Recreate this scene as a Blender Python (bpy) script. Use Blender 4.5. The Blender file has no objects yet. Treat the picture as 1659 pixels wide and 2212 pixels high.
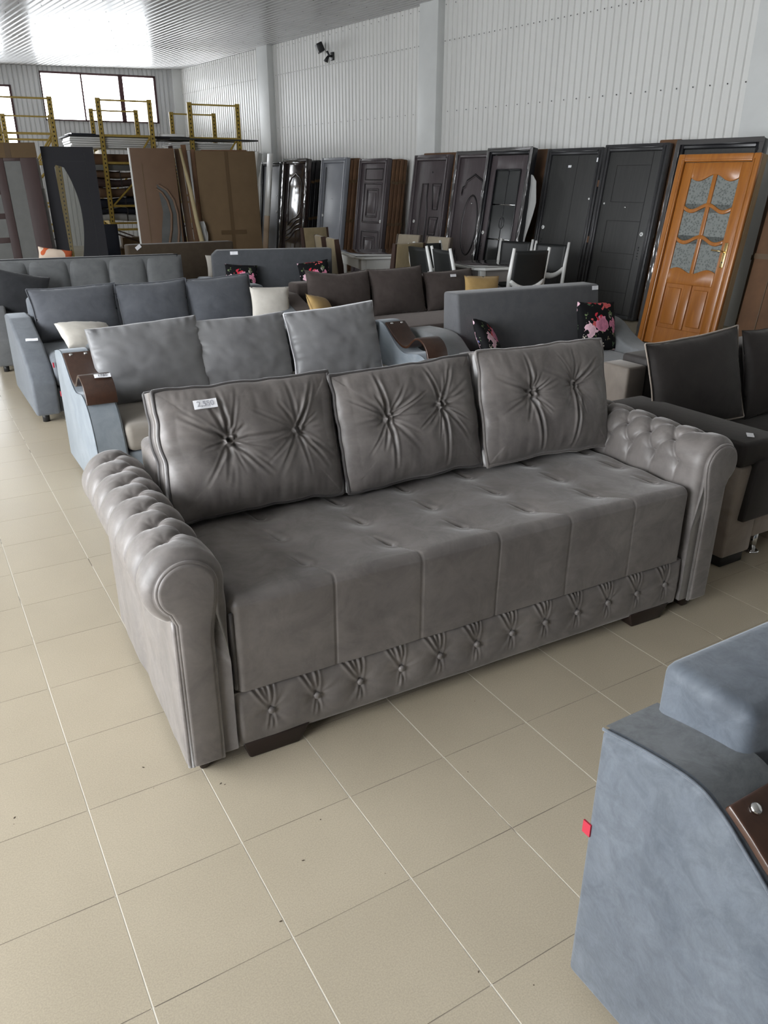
import bpy, bmesh, math, random
import numpy as np
from mathutils import Vector, Matrix, Euler, noise as mnoise
random.seed(7)
R = math.radians
sc = bpy.context.scene
COL = sc.collection

# ------------------------------------------------------------------ camera
cam_d = bpy.data.cameras.new('camera'); cam = bpy.data.objects.new('camera', cam_d); COL.objects.link(cam)
FPX = 1668.14
cam_d.sensor_fit = 'VERTICAL'; cam_d.sensor_height = 24.0; cam_d.lens = FPX / 2212 * 24.0
cam_d.clip_start = 0.05; cam_d.clip_end = 200
YAW, PITCH, ROLL = 0.538912, 0.404751, 0.004344
CAM = Vector((-0.146307, -1.881256, 1.654346))
_f = Vector((math.sin(YAW) * math.cos(PITCH), math.cos(YAW) * math.cos(PITCH), -math.sin(PITCH)))
_r = Vector((math.cos(YAW), -math.sin(YAW), 0)); _u = _r.cross(_f)
_r2 = _r * math.cos(ROLL) + _u * math.sin(ROLL); _u2 = -_r * math.sin(ROLL) + _u * math.cos(ROLL)
_m = Matrix((_r2, _u2, -_f)).transposed().to_4x4(); _m.translation = CAM
cam.matrix_world = _m
sc.camera = cam

# ------------------------------------------------------------------ sky, exposure
world = bpy.data.worlds.new('sky'); sc.world = world; world.use_nodes = True
_bg = world.node_tree.nodes['Background']
_bg.inputs[0].default_value = (0.93, 0.965, 1.0, 1); _bg.inputs[1].default_value = 16.5
sc.view_settings.view_transform = 'Standard'; sc.view_settings.look = 'None'
sc.view_settings.gamma = 1; sc.view_settings.use_curve_mapping = False
sc.view_settings.exposure = -0.08
sc.cycles.max_bounces = 8; sc.cycles.diffuse_bounces = 5; sc.cycles.glossy_bounces = 4
sc.cycles.transparent_max_bounces = 12; sc.cycles.sample_clamp_indirect = 6

# ------------------------------------------------------------------ helpers
def tag(o, label=None, cat=None, group=None, kind=None):
    if label: o['label'] = label
    if cat: o['category'] = cat
    if group: o['group'] = group
    if kind: o['kind'] = kind
    return o

def empty(name, loc=(0, 0, 0), rot=(0, 0, 0), label=None, cat=None, group=None, parent=None, kind=None):
    o = bpy.data.objects.new(name, None); COL.objects.link(o)
    o.location = loc; o.rotation_euler = rot; o.empty_display_size = .05
    if parent: o.parent = parent
    return tag(o, label, cat, group, kind)

def put(name, me, mat, parent=None, loc=(0, 0, 0), rot=(0, 0, 0), smooth=False):
    if mat is not None and not me.materials: me.materials.append(mat)
    if smooth:
        me.polygons.foreach_set('use_smooth', [True] * len(me.polygons))
    o = bpy.data.objects.new(name, me); COL.objects.link(o)
    o.location = loc; o.rotation_euler = rot
    if parent: o.parent = parent
    return o

def bev(o, w, seg=2, ang=40):
    m = o.modifiers.new('bevel', 'BEVEL'); m.width = w; m.segments = seg; m.limit_method = 'ANGLE'; m.angle_limit = R(ang)
    m.harden_normals = False
    o.data.polygons.foreach_set('use_smooth', [True] * len(o.data.polygons))
    return o

class MB:
    def __init__(s): s.v = []; s.f = []
    def add(s, vs, fs):
        n = len(s.v); s.v += [tuple(p) for p in vs]; s.f += [tuple(i + n for i in f) for f in fs]; return s
    def box(s, x0, x1, y0, y1, z0, z1):
        vs = [(x, y, z) for z in (z0, z1) for y in (y0, y1) for x in (x0, x1)]
        return s.add(vs, [(0, 2, 3, 1), (4, 5, 7, 6), (0, 1, 5, 4), (2, 6, 7, 3), (0, 4, 6, 2), (1, 3, 7, 5)])
    def prism(s, pts, axis, a, b):
        # pts 2d, ccw or cw; extruded along axis 'x','y','z'
        n = len(pts)
        def P(p, t):
            return {'x': (t, p[0], p[1]), 'y': (p[0], t, p[1]), 'z': (p[0], p[1], t)}[axis]
        vs = [P(p, a) for p in pts] + [P(p, b) for p in pts]
        area = sum(pts[i][0] * pts[(i + 1) % n][1] - pts[(i + 1) % n][0] * pts[i][1] for i in range(n))
        flip = (area > 0) != (b > a)
        if axis == 'y': flip = not flip
        fs = [tuple(range(n))[::-1], tuple(range(n, 2 * n))] + [(i, (i + 1) % n, (i + 1) % n + n, i + n) for i in range(n)]
        if flip: fs = [f[::-1] for f in fs]
        return s.add(vs, fs)
    def tube(s, path, r, n=8, closed=False, flat=None):
        P = [Vector(p) for p in path]; m = len(P); base = len(s.v); rings = []
        up = None
        for i in range(m):
            if closed: t = P[(i + 1) % m] - P[i - 1]
            else: t = P[min(i + 1, m - 1)] - P[max(i - 1, 0)]
            if t.length < 1e-9: t = Vector((0, 0, 1))
            t.normalize()
            if up is None:
                up = Vector((0, 0, 1)) if abs(t.z) < .9 else Vector((0, 1, 0))
                if flat is not None: up = Vector(flat)
            a = up - t * up.dot(t)
            if a.length < 1e-6: a = t.orthogonal()
            a.normalize(); up = a; b = t.cross(a)
            rr = r[i] if isinstance(r, (list, tuple)) else r
            rings.append([P[i] + (a * math.cos(2 * math.pi * k / n) + b * math.sin(2 * math.pi * k / n)) * rr for k in range(n)])
        vs = [p for ring in rings for p in ring]; fs = []
        for i in range(m if closed else m - 1):
            j = (i + 1) % m
            for k in range(n):
                k2 = (k + 1) % n
                fs.append((i * n + k, i * n + k2, j * n + k2, j * n + k))
        if not closed:
            fs.append(tuple(range(n))[::-1]); fs.append(tuple((m - 1) * n + k for k in range(n)))
        return s.add(vs, fs)
    def disc(s, c, r, h, axis='y', n=14, dome=0):
        # short cylinder, starting at c, growing along +axis by h (may be negative)
        rings = [(0, r), (h * .7, r), (h, r * .8)]
        vs = []
        for t, rr in rings:
            for k in range(n):
                a = 2 * math.pi * k / n; p = (math.cos(a) * rr, math.sin(a) * rr)
                o = {'x': (t, p[0], p[1]), 'y': (p[0], t, p[1]), 'z': (p[0], p[1], t)}[axis]
                vs.append((c[0] + o[0], c[1] + o[1], c[2] + o[2]))
        fs = []
        for i in range(2):
            for k in range(n):
                k2 = (k + 1) % n; fs.append((i * n + k, i * n + k2, (i + 1) * n + k2, (i + 1) * n + k))
        fs += [tuple(range(n))[::-1], tuple(range(2 * n, 3 * n))]
        if h < 0: fs = [f[::-1] for f in fs]
        if axis == 'y': fs = [f[::-1] for f in fs]
        return s.add(vs, fs)
    def grid(s, P, flip=False, cu=False, cv=False):
        P = np.asarray(P); a, b = P.shape[:2]; fs = []
        for i in range(a if cu else a - 1):
            for j in range(b if cv else b - 1):
                i2 = (i + 1) % a; j2 = (j + 1) % b
                q = (i * b + j, i2 * b + j, i2 * b + j2, i * b + j2)
                fs.append(q[::-1] if flip else q)
        return s.add(P.reshape(-1, 3).tolist(), fs)
    def mesh(s, name):
        me = bpy.data.meshes.new(name); me.from_pydata(s.v, [], s.f); me.update(); return me
    def obj(s, name, mat, parent=None, smooth=False, bevel=None, seg=2, **k):
        o = put(name, s.mesh(name), mat, parent, smooth=smooth, **k)
        if bevel: bev(o, bevel, seg)
        return o

def copy_tree(o, parent=None):
    c = o.copy(); COL.objects.link(c); c.parent = parent
    for ch in list(o.children): copy_tree(ch, c)
    return c

# ------------------------------------------------------------------ materials
def mat_new(name):
    m = bpy.data.materials.new(name); m.use_nodes = True
    nt = m.node_tree; b = nt.nodes['Principled BSDF']; return m, nt, b
def N(nt, typ, **k):
    n = nt.nodes.new(typ)
    for a, v in k.items(): setattr(n, a, v)
    return n
def ramp(nt, fac, stops):
    r = N(nt, 'ShaderNodeValToRGB'); e = r.color_ramp.elements
    while len(e) < len(stops): e.new(.5)
    for i, (p, c) in enumerate(stops): e[i].position = p; e[i].color = (*c, 1) if len(c) == 3 else c
    nt.links.new(fac, r.inputs[0]); return r.outputs[0]
def coords(nt, kind='Object', scale=(1, 1, 1), rot=(0, 0, 0)):
    tc = N(nt, 'ShaderNodeTexCoord'); mp = N(nt, 'ShaderNodeMapping')
    mp.inputs['Scale'].default_value = scale; mp.inputs['Rotation'].default_value = rot
    nt.links.new(tc.outputs[kind], mp.inputs[0]); return mp.outputs[0]
def noise_tex(nt, vec, scale, detail=3, rough=.55, dist=0):
    n = N(nt, 'ShaderNodeTexNoise'); n.inputs['Scale'].default_value = scale; n.inputs['Detail'].default_value = detail
    n.inputs['Roughness'].default_value = rough; n.inputs['Distortion'].default_value = dist
    nt.links.new(vec, n.inputs['Vector']); return n.outputs[0]
def bump(nt, b, h, strength=.3, dist=.005, prev=None):
    bp = N(nt, 'ShaderNodeBump'); bp.inputs['Strength'].default_value = strength; bp.inputs['Distance'].default_value = dist
    nt.links.new(h, bp.inputs['Height'])
    if prev is not None: nt.links.new(prev, bp.inputs['Normal'])
    nt.links.new(bp.outputs[0], b.inputs['Normal']); return bp.outputs[0]

def velvet(name, c1, c2, scale=5, rough=.55, sheen=.5, tint=(1, 1, 1), bscale=60, bstr=.25, spec=.3, weave=False, nap=0, srough=.45):
    m, nt, b = mat_new(name); v = coords(nt)
    n1 = noise_tex(nt, v, scale, 5, .6, .6)
    col = ramp(nt, n1, [(.3, c1), (.7, c2)])
    if nap:   # brushed patches and finer mottling of the pile
        n4 = noise_tex(nt, v, scale * 2.6, 6, .7, .7); n5 = noise_tex(nt, v, scale * 14, 3, .6)
        pa = ramp(nt, n4, [(.40, (1 - nap,) * 3), (.50, (1, 1, 1)), (.62, (1 + nap,) * 3)])
        pb = ramp(nt, n5, [(.3, (1 - nap * .3,) * 3), (.7, (1 + nap * .3,) * 3)])
        for q in (pa, pb):
            mu = N(nt, 'ShaderNodeMix', data_type='RGBA', blend_type='MULTIPLY'); mu.inputs[0].default_value = 1
            nt.links.new(col, mu.inputs[6]); nt.links.new(q, mu.inputs[7]); col = mu.outputs[2]
        rg = ramp(nt, n4, [(.40, (rough + .08,) * 3), (.62, (rough - .08,) * 3)]); nt.links.new(rg, b.inputs['Roughness'])
    nt.links.new(col, b.inputs['Base Color'])
    if not nap: b.inputs['Roughness'].default_value = rough
    b.inputs['Specular IOR Level'].default_value = spec
    b.inputs['Sheen Weight'].default_value = sheen; b.inputs['Sheen Roughness'].default_value = srough
    b.inputs['Sheen Tint'].default_value = (*tint, 1)
    n2 = noise_tex(nt, v, bscale, 3)
    p = bump(nt, b, n2, bstr, .004)
    if weave:
        n3 = noise_tex(nt, v, 700, 2); bump(nt, b, n3, .35, .0012, p)
    return m
def plain(name, c, rough=.5, metal=0, spec=.5, coat=0, nscale=None, c2=None, bs=None, bstr=.2, vscale=(1, 1, 1), bdist=.003, crough=.1):
    m, nt, b = mat_new(name)
    b.inputs['Base Color'].default_value = (*c, 1); b.inputs['Roughness'].default_value = rough
    b.inputs['Metallic'].default_value = metal; b.inputs['Specular IOR Level'].default_value = spec
    b.inputs['Coat Weight'].default_value = coat; b.inputs['Coat Roughness'].default_value = crough
    if nscale:
        v = coords(nt, 'Object', vscale); n1 = noise_tex(nt, v, nscale, 5, .6)
        nt.links.new(ramp(nt, n1, [(.3, c), (.7, c2)]), b.inputs['Base Color'])
        if bs: bump(nt, b, noise_tex(nt, v, bs, 3), bstr, bdist)
    return m
def wood(name, c1, c2, axis='z', rough=.35, coat=.3, sc_=(14, 14, 1.2)):
    m, nt, b = mat_new(name)
    s = {'z': (sc_[0], sc_[1], sc_[2]), 'x': (sc_[2], sc_[0], sc_[1]), 'y': (sc_[0], sc_[2], sc_[1])}[axis]
    v = coords(nt, 'Object', s)
    n1 = noise_tex(nt, v, 3, 6, .65, .8)
    nt.links.new(ramp(nt, n1, [(.25, c1), (.75, c2)]), b.inputs['Base Color'])
    b.inputs['Roughness'].default_value = rough; b.inputs['Coat Weight'].default_value = coat; b.inputs['Coat Roughness'].default_value = .2
    bump(nt, b, n1, .12, .002)
    return m

MT = {}
MT['taupe'] = velvet('taupe_velvet', (.128, .115, .108), (.190, .172, .163), 3.0, .46, .6, (1, .98, .97), 35, .12, .5, nap=.13, srough=.3)
MT['taupe_dark'] = velvet('taupe_piping', (.05, .046, .046), (.075, .068, .066), 8, .5, .3)
MT['blue'] = velvet('slate_blue_velvet', (.062, .073, .090), (.095, .108, .126), 7, .6, .35, (.9, .95, 1), 60, .2, nap=.13)
MT['bluedk'] = velvet('slate_grey_velvet', (.060, .066, .070), (.095, .101, .106), 6, .6, .35, (.95, .98, 1), 60, .2, nap=.22)
MT['skyblue'] = velvet('pale_blue_suede', (.155, .18, .205), (.225, .25, .275), 7, .7, .35, (.9, .95, 1), 50, .15)
MT['skypil'] = velvet('silver_grey_satin', (.135, .135, .14), (.19, .19, .195), 4, .42, .35, (1, 1, 1), 18, .2, .45)
MT['beigeseat'] = velvet('greige_seat_suede', (.20, .18, .155), (.26, .235, .205), 5, .7, .3, (1, .95, .9), 40, .15)
MT['s5'] = velvet('blue_grey_flock', (.105, .115, .13), (.14, .152, .168), 12, .8, .35, (.9, .95, 1), 80, .15, .2, True)
MT['s5p'] = velvet('charcoal_flock', (.07, .074, .085), (.095, .10, .112), 10, .8, .3, (.95, .97, 1), 80, .15, .2, True)
MT['s6'] = velvet('channel_grey_fabric', (.095, .098, .10), (.125, .128, .13), 10, .8, .3, (1, 1, 1), 80, .15, .2, True)
MT['brown'] = velvet('brown_linen', (.052, .041, .037), (.072, .058, .053), 12, .85, .2, (1, .9, .85), 90, .2, .2, True)
MT['s8'] = velvet('grey_wool_fabric', (.085, .086, .092), (.105, .106, .112), 12, .85, .25, (1, 1, 1), 90, .2, .2, True)
MT['s8side'] = velvet('pale_grey_fabric', (.14, .146, .15), (.175, .18, .185), 12, .85, .25, (1, 1, 1), 90, .2, .2, True)
MT['s9'] = velvet('dark_grey_fabric', (.062, .066, .072), (.078, .082, .089), 12, .85, .25, (1, 1, 1), 90, .2, .2, True)
MT['s10'] = velvet('cocoa_fabric', (.055, .040, .026), (.07, .052, .035), 12, .85, .2, (1, 1, 1), 90, .2, .2, True)
MT['s2'] = velvet('dark_umber_velvet', (.022, .019, .018), (.036, .031, .029), 7, .6, .12, (1, .95, .9), 40, .2, .25)
MT['s2l'] = velvet('fawn_suede', (.26, .215, .18), (.36, .305, .26), 9, .55, .4, (1, .95, .9), 50, .15)
MT['cream'] = velvet('cream_cotton', (.48, .45, .40), (.56, .53, .48), 9, .9, .2, (1, 1, 1), 60, .15, .2)
MT['mustard'] = velvet('mustard_cotton', (.34, .22, .085), (.43, .29, .12), 9, .9, .2, (1, 1, 1), 60, .15, .2)
MT['darkpil'] = velvet('black_flock', (.016, .017, .019), (.026, .027, .03), 9, .85, .3, (1, 1, 1), 60, .15, .2)
MT['armwood'] = wood('dark_walnut_lacquer', (.028, .011, .006), (.052, .022, .012), 'y', .28, .6)
MT['footwood'] = plain('dark_foot_wood', (.018, .010, .008), .4)
MT['blackplastic'] = plain('black_plastic', (.012, .012, .013), .45)
MT['chrome'] = plain('chrome', (.8, .8, .8), .12, 1)
MT['brass'] = plain('brass', (.75, .55, .25), .25, 1)
MT['paper'] = plain('white_paper', (.82, .82, .85), .7)
MT['ink'] = plain('pencil_ink', (.34, .34, .38), .8)
MT['inkdark'] = plain('marker_ink', (.05, .05, .06), .8)
MT['red'] = plain('red_label', (.36, .015, .035), .6)
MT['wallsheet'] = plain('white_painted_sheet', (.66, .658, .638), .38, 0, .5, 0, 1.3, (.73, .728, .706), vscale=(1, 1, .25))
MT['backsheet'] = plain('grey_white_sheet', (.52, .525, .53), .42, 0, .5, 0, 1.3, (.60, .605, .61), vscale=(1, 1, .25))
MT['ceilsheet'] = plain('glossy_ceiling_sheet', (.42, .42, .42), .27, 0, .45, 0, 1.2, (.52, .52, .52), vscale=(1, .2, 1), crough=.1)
MT['column'] = plain('grey_white_column_paint', (.60, .61, .60), .45, nscale=2, c2=(.66, .67, .66))
MT['wallplain'] = plain('plain_wall', (.26, .26, .255), .6)
MT['screw'] = plain('screw_steel', (.16, .16, .16), .4, .6)
MT['winframe'] = plain('dark_red_window_frame', (.055, .018, .02), .5)
MT['rack'] = plain('yellow_rack_paint', (.36, .24, .035), .5, 0, .5, 0, 30, (.46, .32, .06))
MT['rackhole'] = plain('rack_hole_black', (.012, .011, .01), .9)
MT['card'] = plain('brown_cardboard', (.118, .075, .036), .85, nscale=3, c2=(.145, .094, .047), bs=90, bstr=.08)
MT['carddk'] = plain('dark_cardboard_edge', (.085, .042, .02), .8, nscale=4, c2=(.14, .07, .032), bs=30, bstr=.2)
MT['cardtape'] = plain('brown_packing_tape', (.092, .056, .026), .35)
MT['mdf'] = plain('brown_mdf', (.122, .070, .040), .6, nscale=4, c2=(.145, .085, .05))
MT['plank'] = wood('bare_pine_plank', (.50, .36, .23), (.60, .45, .31), 'z', .7, 0)
MT['khakiwood'] = wood('pale_stick_wood', (.32, .26, .14), (.40, .33, .19), 'z', .7, 0)
MT['whitepaint'] = plain('white_lacquer', (.75, .75, .73), .3)
MT['doorgrey'] = plain('grey_door_laminate', (.038, .038, .038), .5, nscale=6, c2=(.052, .052, .05), vscale=(6, 6, .4), bs=40, bstr=.15)
MT['doorgreyf'] = plain('grey_door_frame', (.033, .033, .035), .32, nscale=6, c2=(.045, .045, .047))
MT['doorbrown'] = plain('aubergine_brown_door', (.060, .048, .052), .35, nscale=6, c2=(.085, .070, .074), vscale=(5, 5, .6))
MT['doorgloss'] = plain('glossy_chocolate_door', (.040, .028, .028), .12, 0, .6, .8, 5, (.06, .045, .045))
MT['doorpale'] = plain('pale_steel_door', (.20, .21, .235), .35, nscale=2, c2=(.25, .26, .285))
MT['groove'] = plain('dark_door_groove', (.012, .010, .011), .5)
MT['wrap'] = plain('stretch_wrap_film', (.10, .097, .097), .12, 0.35, .9, .6)
MT['black'] = plain('black_lacquer', (.012, .012, .014), .3)
MT['leafdark'] = plain('anthracite_mdf', (.009, .009, .013), .65, nscale=3, c2=(.012, .0115, .016))
MT['plum'] = plain('plum_brown_laminate', (.055, .032, .030), .55, nscale=4, c2=(.068, .041, .039), vscale=(4, 4, .5))
MT['greyglass'] = plain('grey_frosted_glass', (.145, .147, .14), .35, nscale=8, c2=(.17, .172, .165))
MT['smokeglass'] = plain('smoked_grey_glass', (.075, .078, .076), .25, nscale=3, c2=(.12, .122, .118))
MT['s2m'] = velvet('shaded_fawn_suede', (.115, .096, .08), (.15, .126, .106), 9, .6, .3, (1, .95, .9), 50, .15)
MT['navy'] = plain('navy_wrap', (.012, .016, .03), .3)
MT['tan'] = velvet('khaki_upholstery', (.20, .155, .085), (.24, .19, .11), 10, .75, .2, (1, 1, 1), 60, .1)
MT['tanlight'] = velvet('light_taupe_upholstery', (.33, .28, .21), (.38, .33, .25), 10, .75, .2, (1, 1, 1), 60, .1)
MT['taupeband'] = velvet('grey_brown_upholstery', (.12, .095, .075), (.15, .12, .095), 10, .75, .2, (1, 1, 1), 60, .1)
MT['chairbrown'] = plain('dark_brown_leatherette', (.035, .016, .010), .5)
MT['chairblack'] = plain('black_leatherette', (.008, .009, .009), .55)
MT['tableglass'] = plain('dark_mirror_tabletop', (.05, .045, .042), .06, 0, .8, 1.0)
MT['doorglass'] = plain('dark_door_glass', (.03, .032, .032), .12, 0, .5, 0)
MT['tablegrey'] = plain('grey_table_apron', (.30, .28, .27), .5)
MT['foam'] = plain('grey_packing_foam', (.38, .38, .37), .9, nscale=5, c2=(.44, .44, .43))
MT['grout'] = None

def wood_orange():
    m, nt, b = mat_new('honey_oak_varnish')
    v = coords(nt, 'Object', (9, 9, .8)); n1 = noise_tex(nt, v, 2.4, 6, .6, 1.2)
    nt.links.new(ramp(nt, n1, [(.2, (.25, .082, .014)), (.55, (.345, .125, .021)), (.85, (.42, .165, .032))]), b.inputs['Base Color'])
    b.inputs['Roughness'].default_value = .32; b.inputs['Coat Weight'].default_value = .4; b.inputs['Coat Roughness'].default_value = .2
    bump(nt, b, n1, .1, .002); return m
MT['orange'] = wood_orange()
MT['orangeedge'] = plain('unfinished_frame_edge', (.30, .215, .125), .75, nscale=6, c2=(.36, .27, .165), vscale=(5, 5, .6))

def obscure_glass():
    m, nt, b = mat_new('patterned_obscure_glass')
    v = coords(nt); vo = N(nt, 'ShaderNodeTexVoronoi'); vo.inputs['Scale'].default_value = 45; nt.links.new(v, vo.inputs['Vector'])
    nt.links.new(ramp(nt, vo.outputs[0], [(.1, (.10, .11, .105)), (.6, (.20, .215, .205))]), b.inputs['Base Color'])
    b.inputs['Roughness'].default_value = .25; bump(nt, b, vo.outputs[0], .5, .004); return m
MT['obscure'] = obscure_glass()

def floral():
    m, nt, b = mat_new('floral_print_on_black')
    v = coords(nt, 'Object')
    def flowers(scale, thr, stops, off):
        mp = N(nt, 'ShaderNodeMapping'); mp.inputs['Location'].default_value = off; nt.links.new(v, mp.inputs[0])
        nz = N(nt, 'ShaderNodeTexNoise'); nz.inputs['Scale'].default_value = scale * 2.2; nz.inputs['Detail'].default_value = 2
        nt.links.new(mp.outputs[0], nz.inputs['Vector'])
        mx = N(nt, 'ShaderNodeMix', data_type='VECTOR'); mx.inputs[0].default_value = .10
        nt.links.new(mp.outputs[0], mx.inputs[4]); nt.links.new(nz.outputs['Color'], mx.inputs[5])
        vo = N(nt, 'ShaderNodeTexVoronoi'); vo.inputs['Scale'].default_value = scale; vo.inputs['Randomness'].default_value = .95
        nt.links.new(mx.outputs[1], vo.inputs['Vector'])
        sep = N(nt, 'ShaderNodeSeparateColor'); nt.links.new(vo.outputs['Color'], sep.inputs[0])
        c = ramp(nt, sep.outputs[0], stops)
        c_node = c.node; c_node.color_ramp.interpolation = 'CONSTANT'
        # petals: brightness varies with distance
        mr = N(nt, 'ShaderNodeMapRange'); mr.inputs[1].default_value = 0; mr.inputs[2].default_value = thr
        mr.inputs[3].default_value = .35; mr.inputs[4].default_value = 1.25; nt.links.new(vo.outputs['Distance'], mr.inputs[0])
        mul = N(nt, 'ShaderNodeMix', data_type='RGBA', blend_type='MULTIPLY'); mul.inputs[0].default_value = 1
        nt.links.new(c, mul.inputs[6]); nt.links.new(mr.outputs[0], mul.inputs[7])
        lt = N(nt, 'ShaderNodeMath', operation='LESS_THAN'); lt.inputs[1].default_value = thr; nt.links.new(vo.outputs['Distance'], lt.inputs[0])
        g = N(nt, 'ShaderNodeMath', operation='GREATER_THAN'); g.inputs[1].default_value = .38; nt.links.new(sep.outputs[1], g.inputs[0])
        an = N(nt, 'ShaderNodeMath', operation='MULTIPLY'); nt.links.new(lt.outputs[0], an.inputs[0]); nt.links.new(g.outputs[0], an.inputs[1])
        return mul.outputs[2], an.outputs[0]
    cA, mA = flowers(8.5, .46, [(0, (.50, .03, .05)), (.3, (.62, .22, .33)), (.55, (.70, .45, .52)), (.75, (.55, .10, .10)), (.9, (.10, .12, .45))], (1.3, 2.1, .4))
    cB, mB = flowers(19, .30, [(0, (.16, .22, .10)), (.35, (.45, .40, .25)), (.6, (.55, .50, .42)), (.8, (.12, .18, .10)), (.92, (.15, .18, .5))], (4.7, .6, 2.2))
    x1 = N(nt, 'ShaderNodeMix', data_type='RGBA'); x1.inputs[6].default_value = (.006, .006, .007, 1)
    nt.links.new(mB, x1.inputs[0]); nt.links.new(cB, x1.inputs[7])
    x2 = N(nt, 'ShaderNodeMix', data_type='RGBA'); nt.links.new(mA, x2.inputs[0]); nt.links.new(x1.outputs[2], x2.inputs[6]); nt.links.new(cA, x2.inputs[7])
    nt.links.new(x2.outputs[2], b.inputs['Base Color']); b.inputs['Roughness'].default_value = .85
    b.inputs['Specular IOR Level'].default_value = .2
    return m
MT['floral'] = floral()

def orange_print():
    m, nt, b = mat_new('orange_white_print'); v = coords(nt)
    n1 = noise_tex(nt, v, 3.2, 1); c = ramp(nt, n1, [(0, (.62, .50, .40)), (.52, (.50, .10, .03)), (.6, (.7, .66, .6))]); c.node.color_ramp.interpolation = 'CONSTANT'
    nt.links.new(c, b.inputs['Base Color']); b.inputs['Roughness'].default_value = .85; return m
MT['orangeprint'] = orange_print()

def tile_mat():
    m, nt, b = mat_new('beige_porcelain_tile')
    v = coords(nt, 'Object'); oi = N(nt, 'ShaderNodeObjectInfo')
    geo = N(nt, 'ShaderNodeNewGeometry')
    n1 = noise_tex(nt, geo.outputs['Position'], 2.2, 4, .6); n2 = noise_tex(nt, geo.outputs['Position'], 260, 2)
    base = ramp(nt, n1, [(.3, (.405, .350, .262)), (.7, (.445, .386, .290))])
    sp = ramp(nt, n2, [(.35, (.90, .90, .90)), (.65, (1.06, 1.06, 1.06))])
    mu = N(nt, 'ShaderNodeMix', data_type='RGBA', blend_type='MULTIPLY'); mu.inputs[0].default_value = 1
    nt.links.new(base, mu.inputs[6]); nt.links.new(sp, mu.inputs[7])
    rr = ramp(nt, oi.outputs['Random'], [(0, (.985, .985, .985)), (1, (1.015, 1.015, 1.015))])
    mu2 = N(nt, 'ShaderNodeMix', data_type='RGBA', blend_type='MULTIPLY'); mu2.inputs[0].default_value = 1
    nt.links.new(mu.outputs[2], mu2.inputs[6]); nt.links.new(rr, mu2.inputs[7])
    # scuffs and specks
    n3 = noise_tex(nt, geo.outputs['Position'], 9, 6, .75, 1.5)
    sk = ramp(nt, n3, [(.0, (1, 1, 1)), (.70, (1, 1, 1)), (.76, (.72, .70, .68))])
    mu3 = N(nt, 'ShaderNodeMix', data_type='RGBA', blend_type='MULTIPLY'); mu3.inputs[0].default_value = .8
    nt.links.new(mu2.outputs[2], mu3.inputs[6]); nt.links.new(sk, mu3.inputs[7])
    nt.links.new(mu3.outputs[2], b.inputs['Base Color'])
    nr = ramp(nt, n1, [(.3, (.30, .30, .30)), (.7, (.38, .38, .38))]); nt.links.new(nr, b.inputs['Roughness'])
    b.inputs['Specular IOR Level'].default_value = .42
    bump(nt, b, n2, .03, .0008)
    return m
MT['tile'] = tile_mat()
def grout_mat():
    # joints running away from the viewer carry grout painted paler for its grazing reflection, the cross joints are greyed with dirt
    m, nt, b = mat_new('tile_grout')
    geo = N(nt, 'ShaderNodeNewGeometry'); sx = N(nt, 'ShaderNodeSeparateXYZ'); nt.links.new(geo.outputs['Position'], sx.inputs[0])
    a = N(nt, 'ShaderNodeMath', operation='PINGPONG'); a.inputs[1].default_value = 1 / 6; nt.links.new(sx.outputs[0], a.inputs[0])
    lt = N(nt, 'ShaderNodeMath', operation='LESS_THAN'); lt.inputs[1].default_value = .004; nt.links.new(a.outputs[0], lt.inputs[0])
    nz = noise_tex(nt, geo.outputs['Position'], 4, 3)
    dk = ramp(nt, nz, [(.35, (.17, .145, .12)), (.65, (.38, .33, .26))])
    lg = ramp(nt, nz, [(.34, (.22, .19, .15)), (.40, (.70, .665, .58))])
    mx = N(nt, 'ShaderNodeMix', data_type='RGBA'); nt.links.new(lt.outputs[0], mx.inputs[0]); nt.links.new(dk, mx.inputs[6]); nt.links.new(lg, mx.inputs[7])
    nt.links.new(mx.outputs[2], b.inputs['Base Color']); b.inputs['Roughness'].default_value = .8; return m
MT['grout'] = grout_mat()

def pane_mat():
    m = bpy.data.materials.new('window_glass'); m.use_nodes = True; nt = m.node_tree; nt.nodes.clear()
    out = N(nt, 'ShaderNodeOutputMaterial'); t = N(nt, 'ShaderNodeBsdfTransparent'); g = N(nt, 'ShaderNodeBsdfGlossy')
    g.inputs['Roughness'].default_value = .03; mx = N(nt, 'ShaderNodeMixShader'); mx.inputs[0].default_value = .06
    nt.links.new(t.outputs[0], mx.inputs[1]); nt.links.new(g.outputs[0], mx.inputs[2]); nt.links.new(mx.outputs[0], out.inputs[0]); return m
MT['pane'] = pane_mat()
def film_mat():
    m = bpy.data.materials.new('clear_plastic_film'); m.use_nodes = True; nt = m.node_tree; nt.nodes.clear()
    out = N(nt, 'ShaderNodeOutputMaterial'); t = N(nt, 'ShaderNodeBsdfTransparent'); g = N(nt, 'ShaderNodeBsdfPrincipled')
    g.inputs['Base Color'].default_value = (.6, .6, .6, 1); g.inputs['Roughness'].default_value = .2
    mx = N(nt, 'ShaderNodeMixShader'); mx.inputs[0].default_value = .45
    nt.links.new(t.outputs[0], mx.inputs[1]); nt.links.new(g.outputs[0], mx.inputs[2]); nt.links.new(mx.outputs[0], out.inputs[0]); return m
MT['film'] = film_mat()
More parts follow.
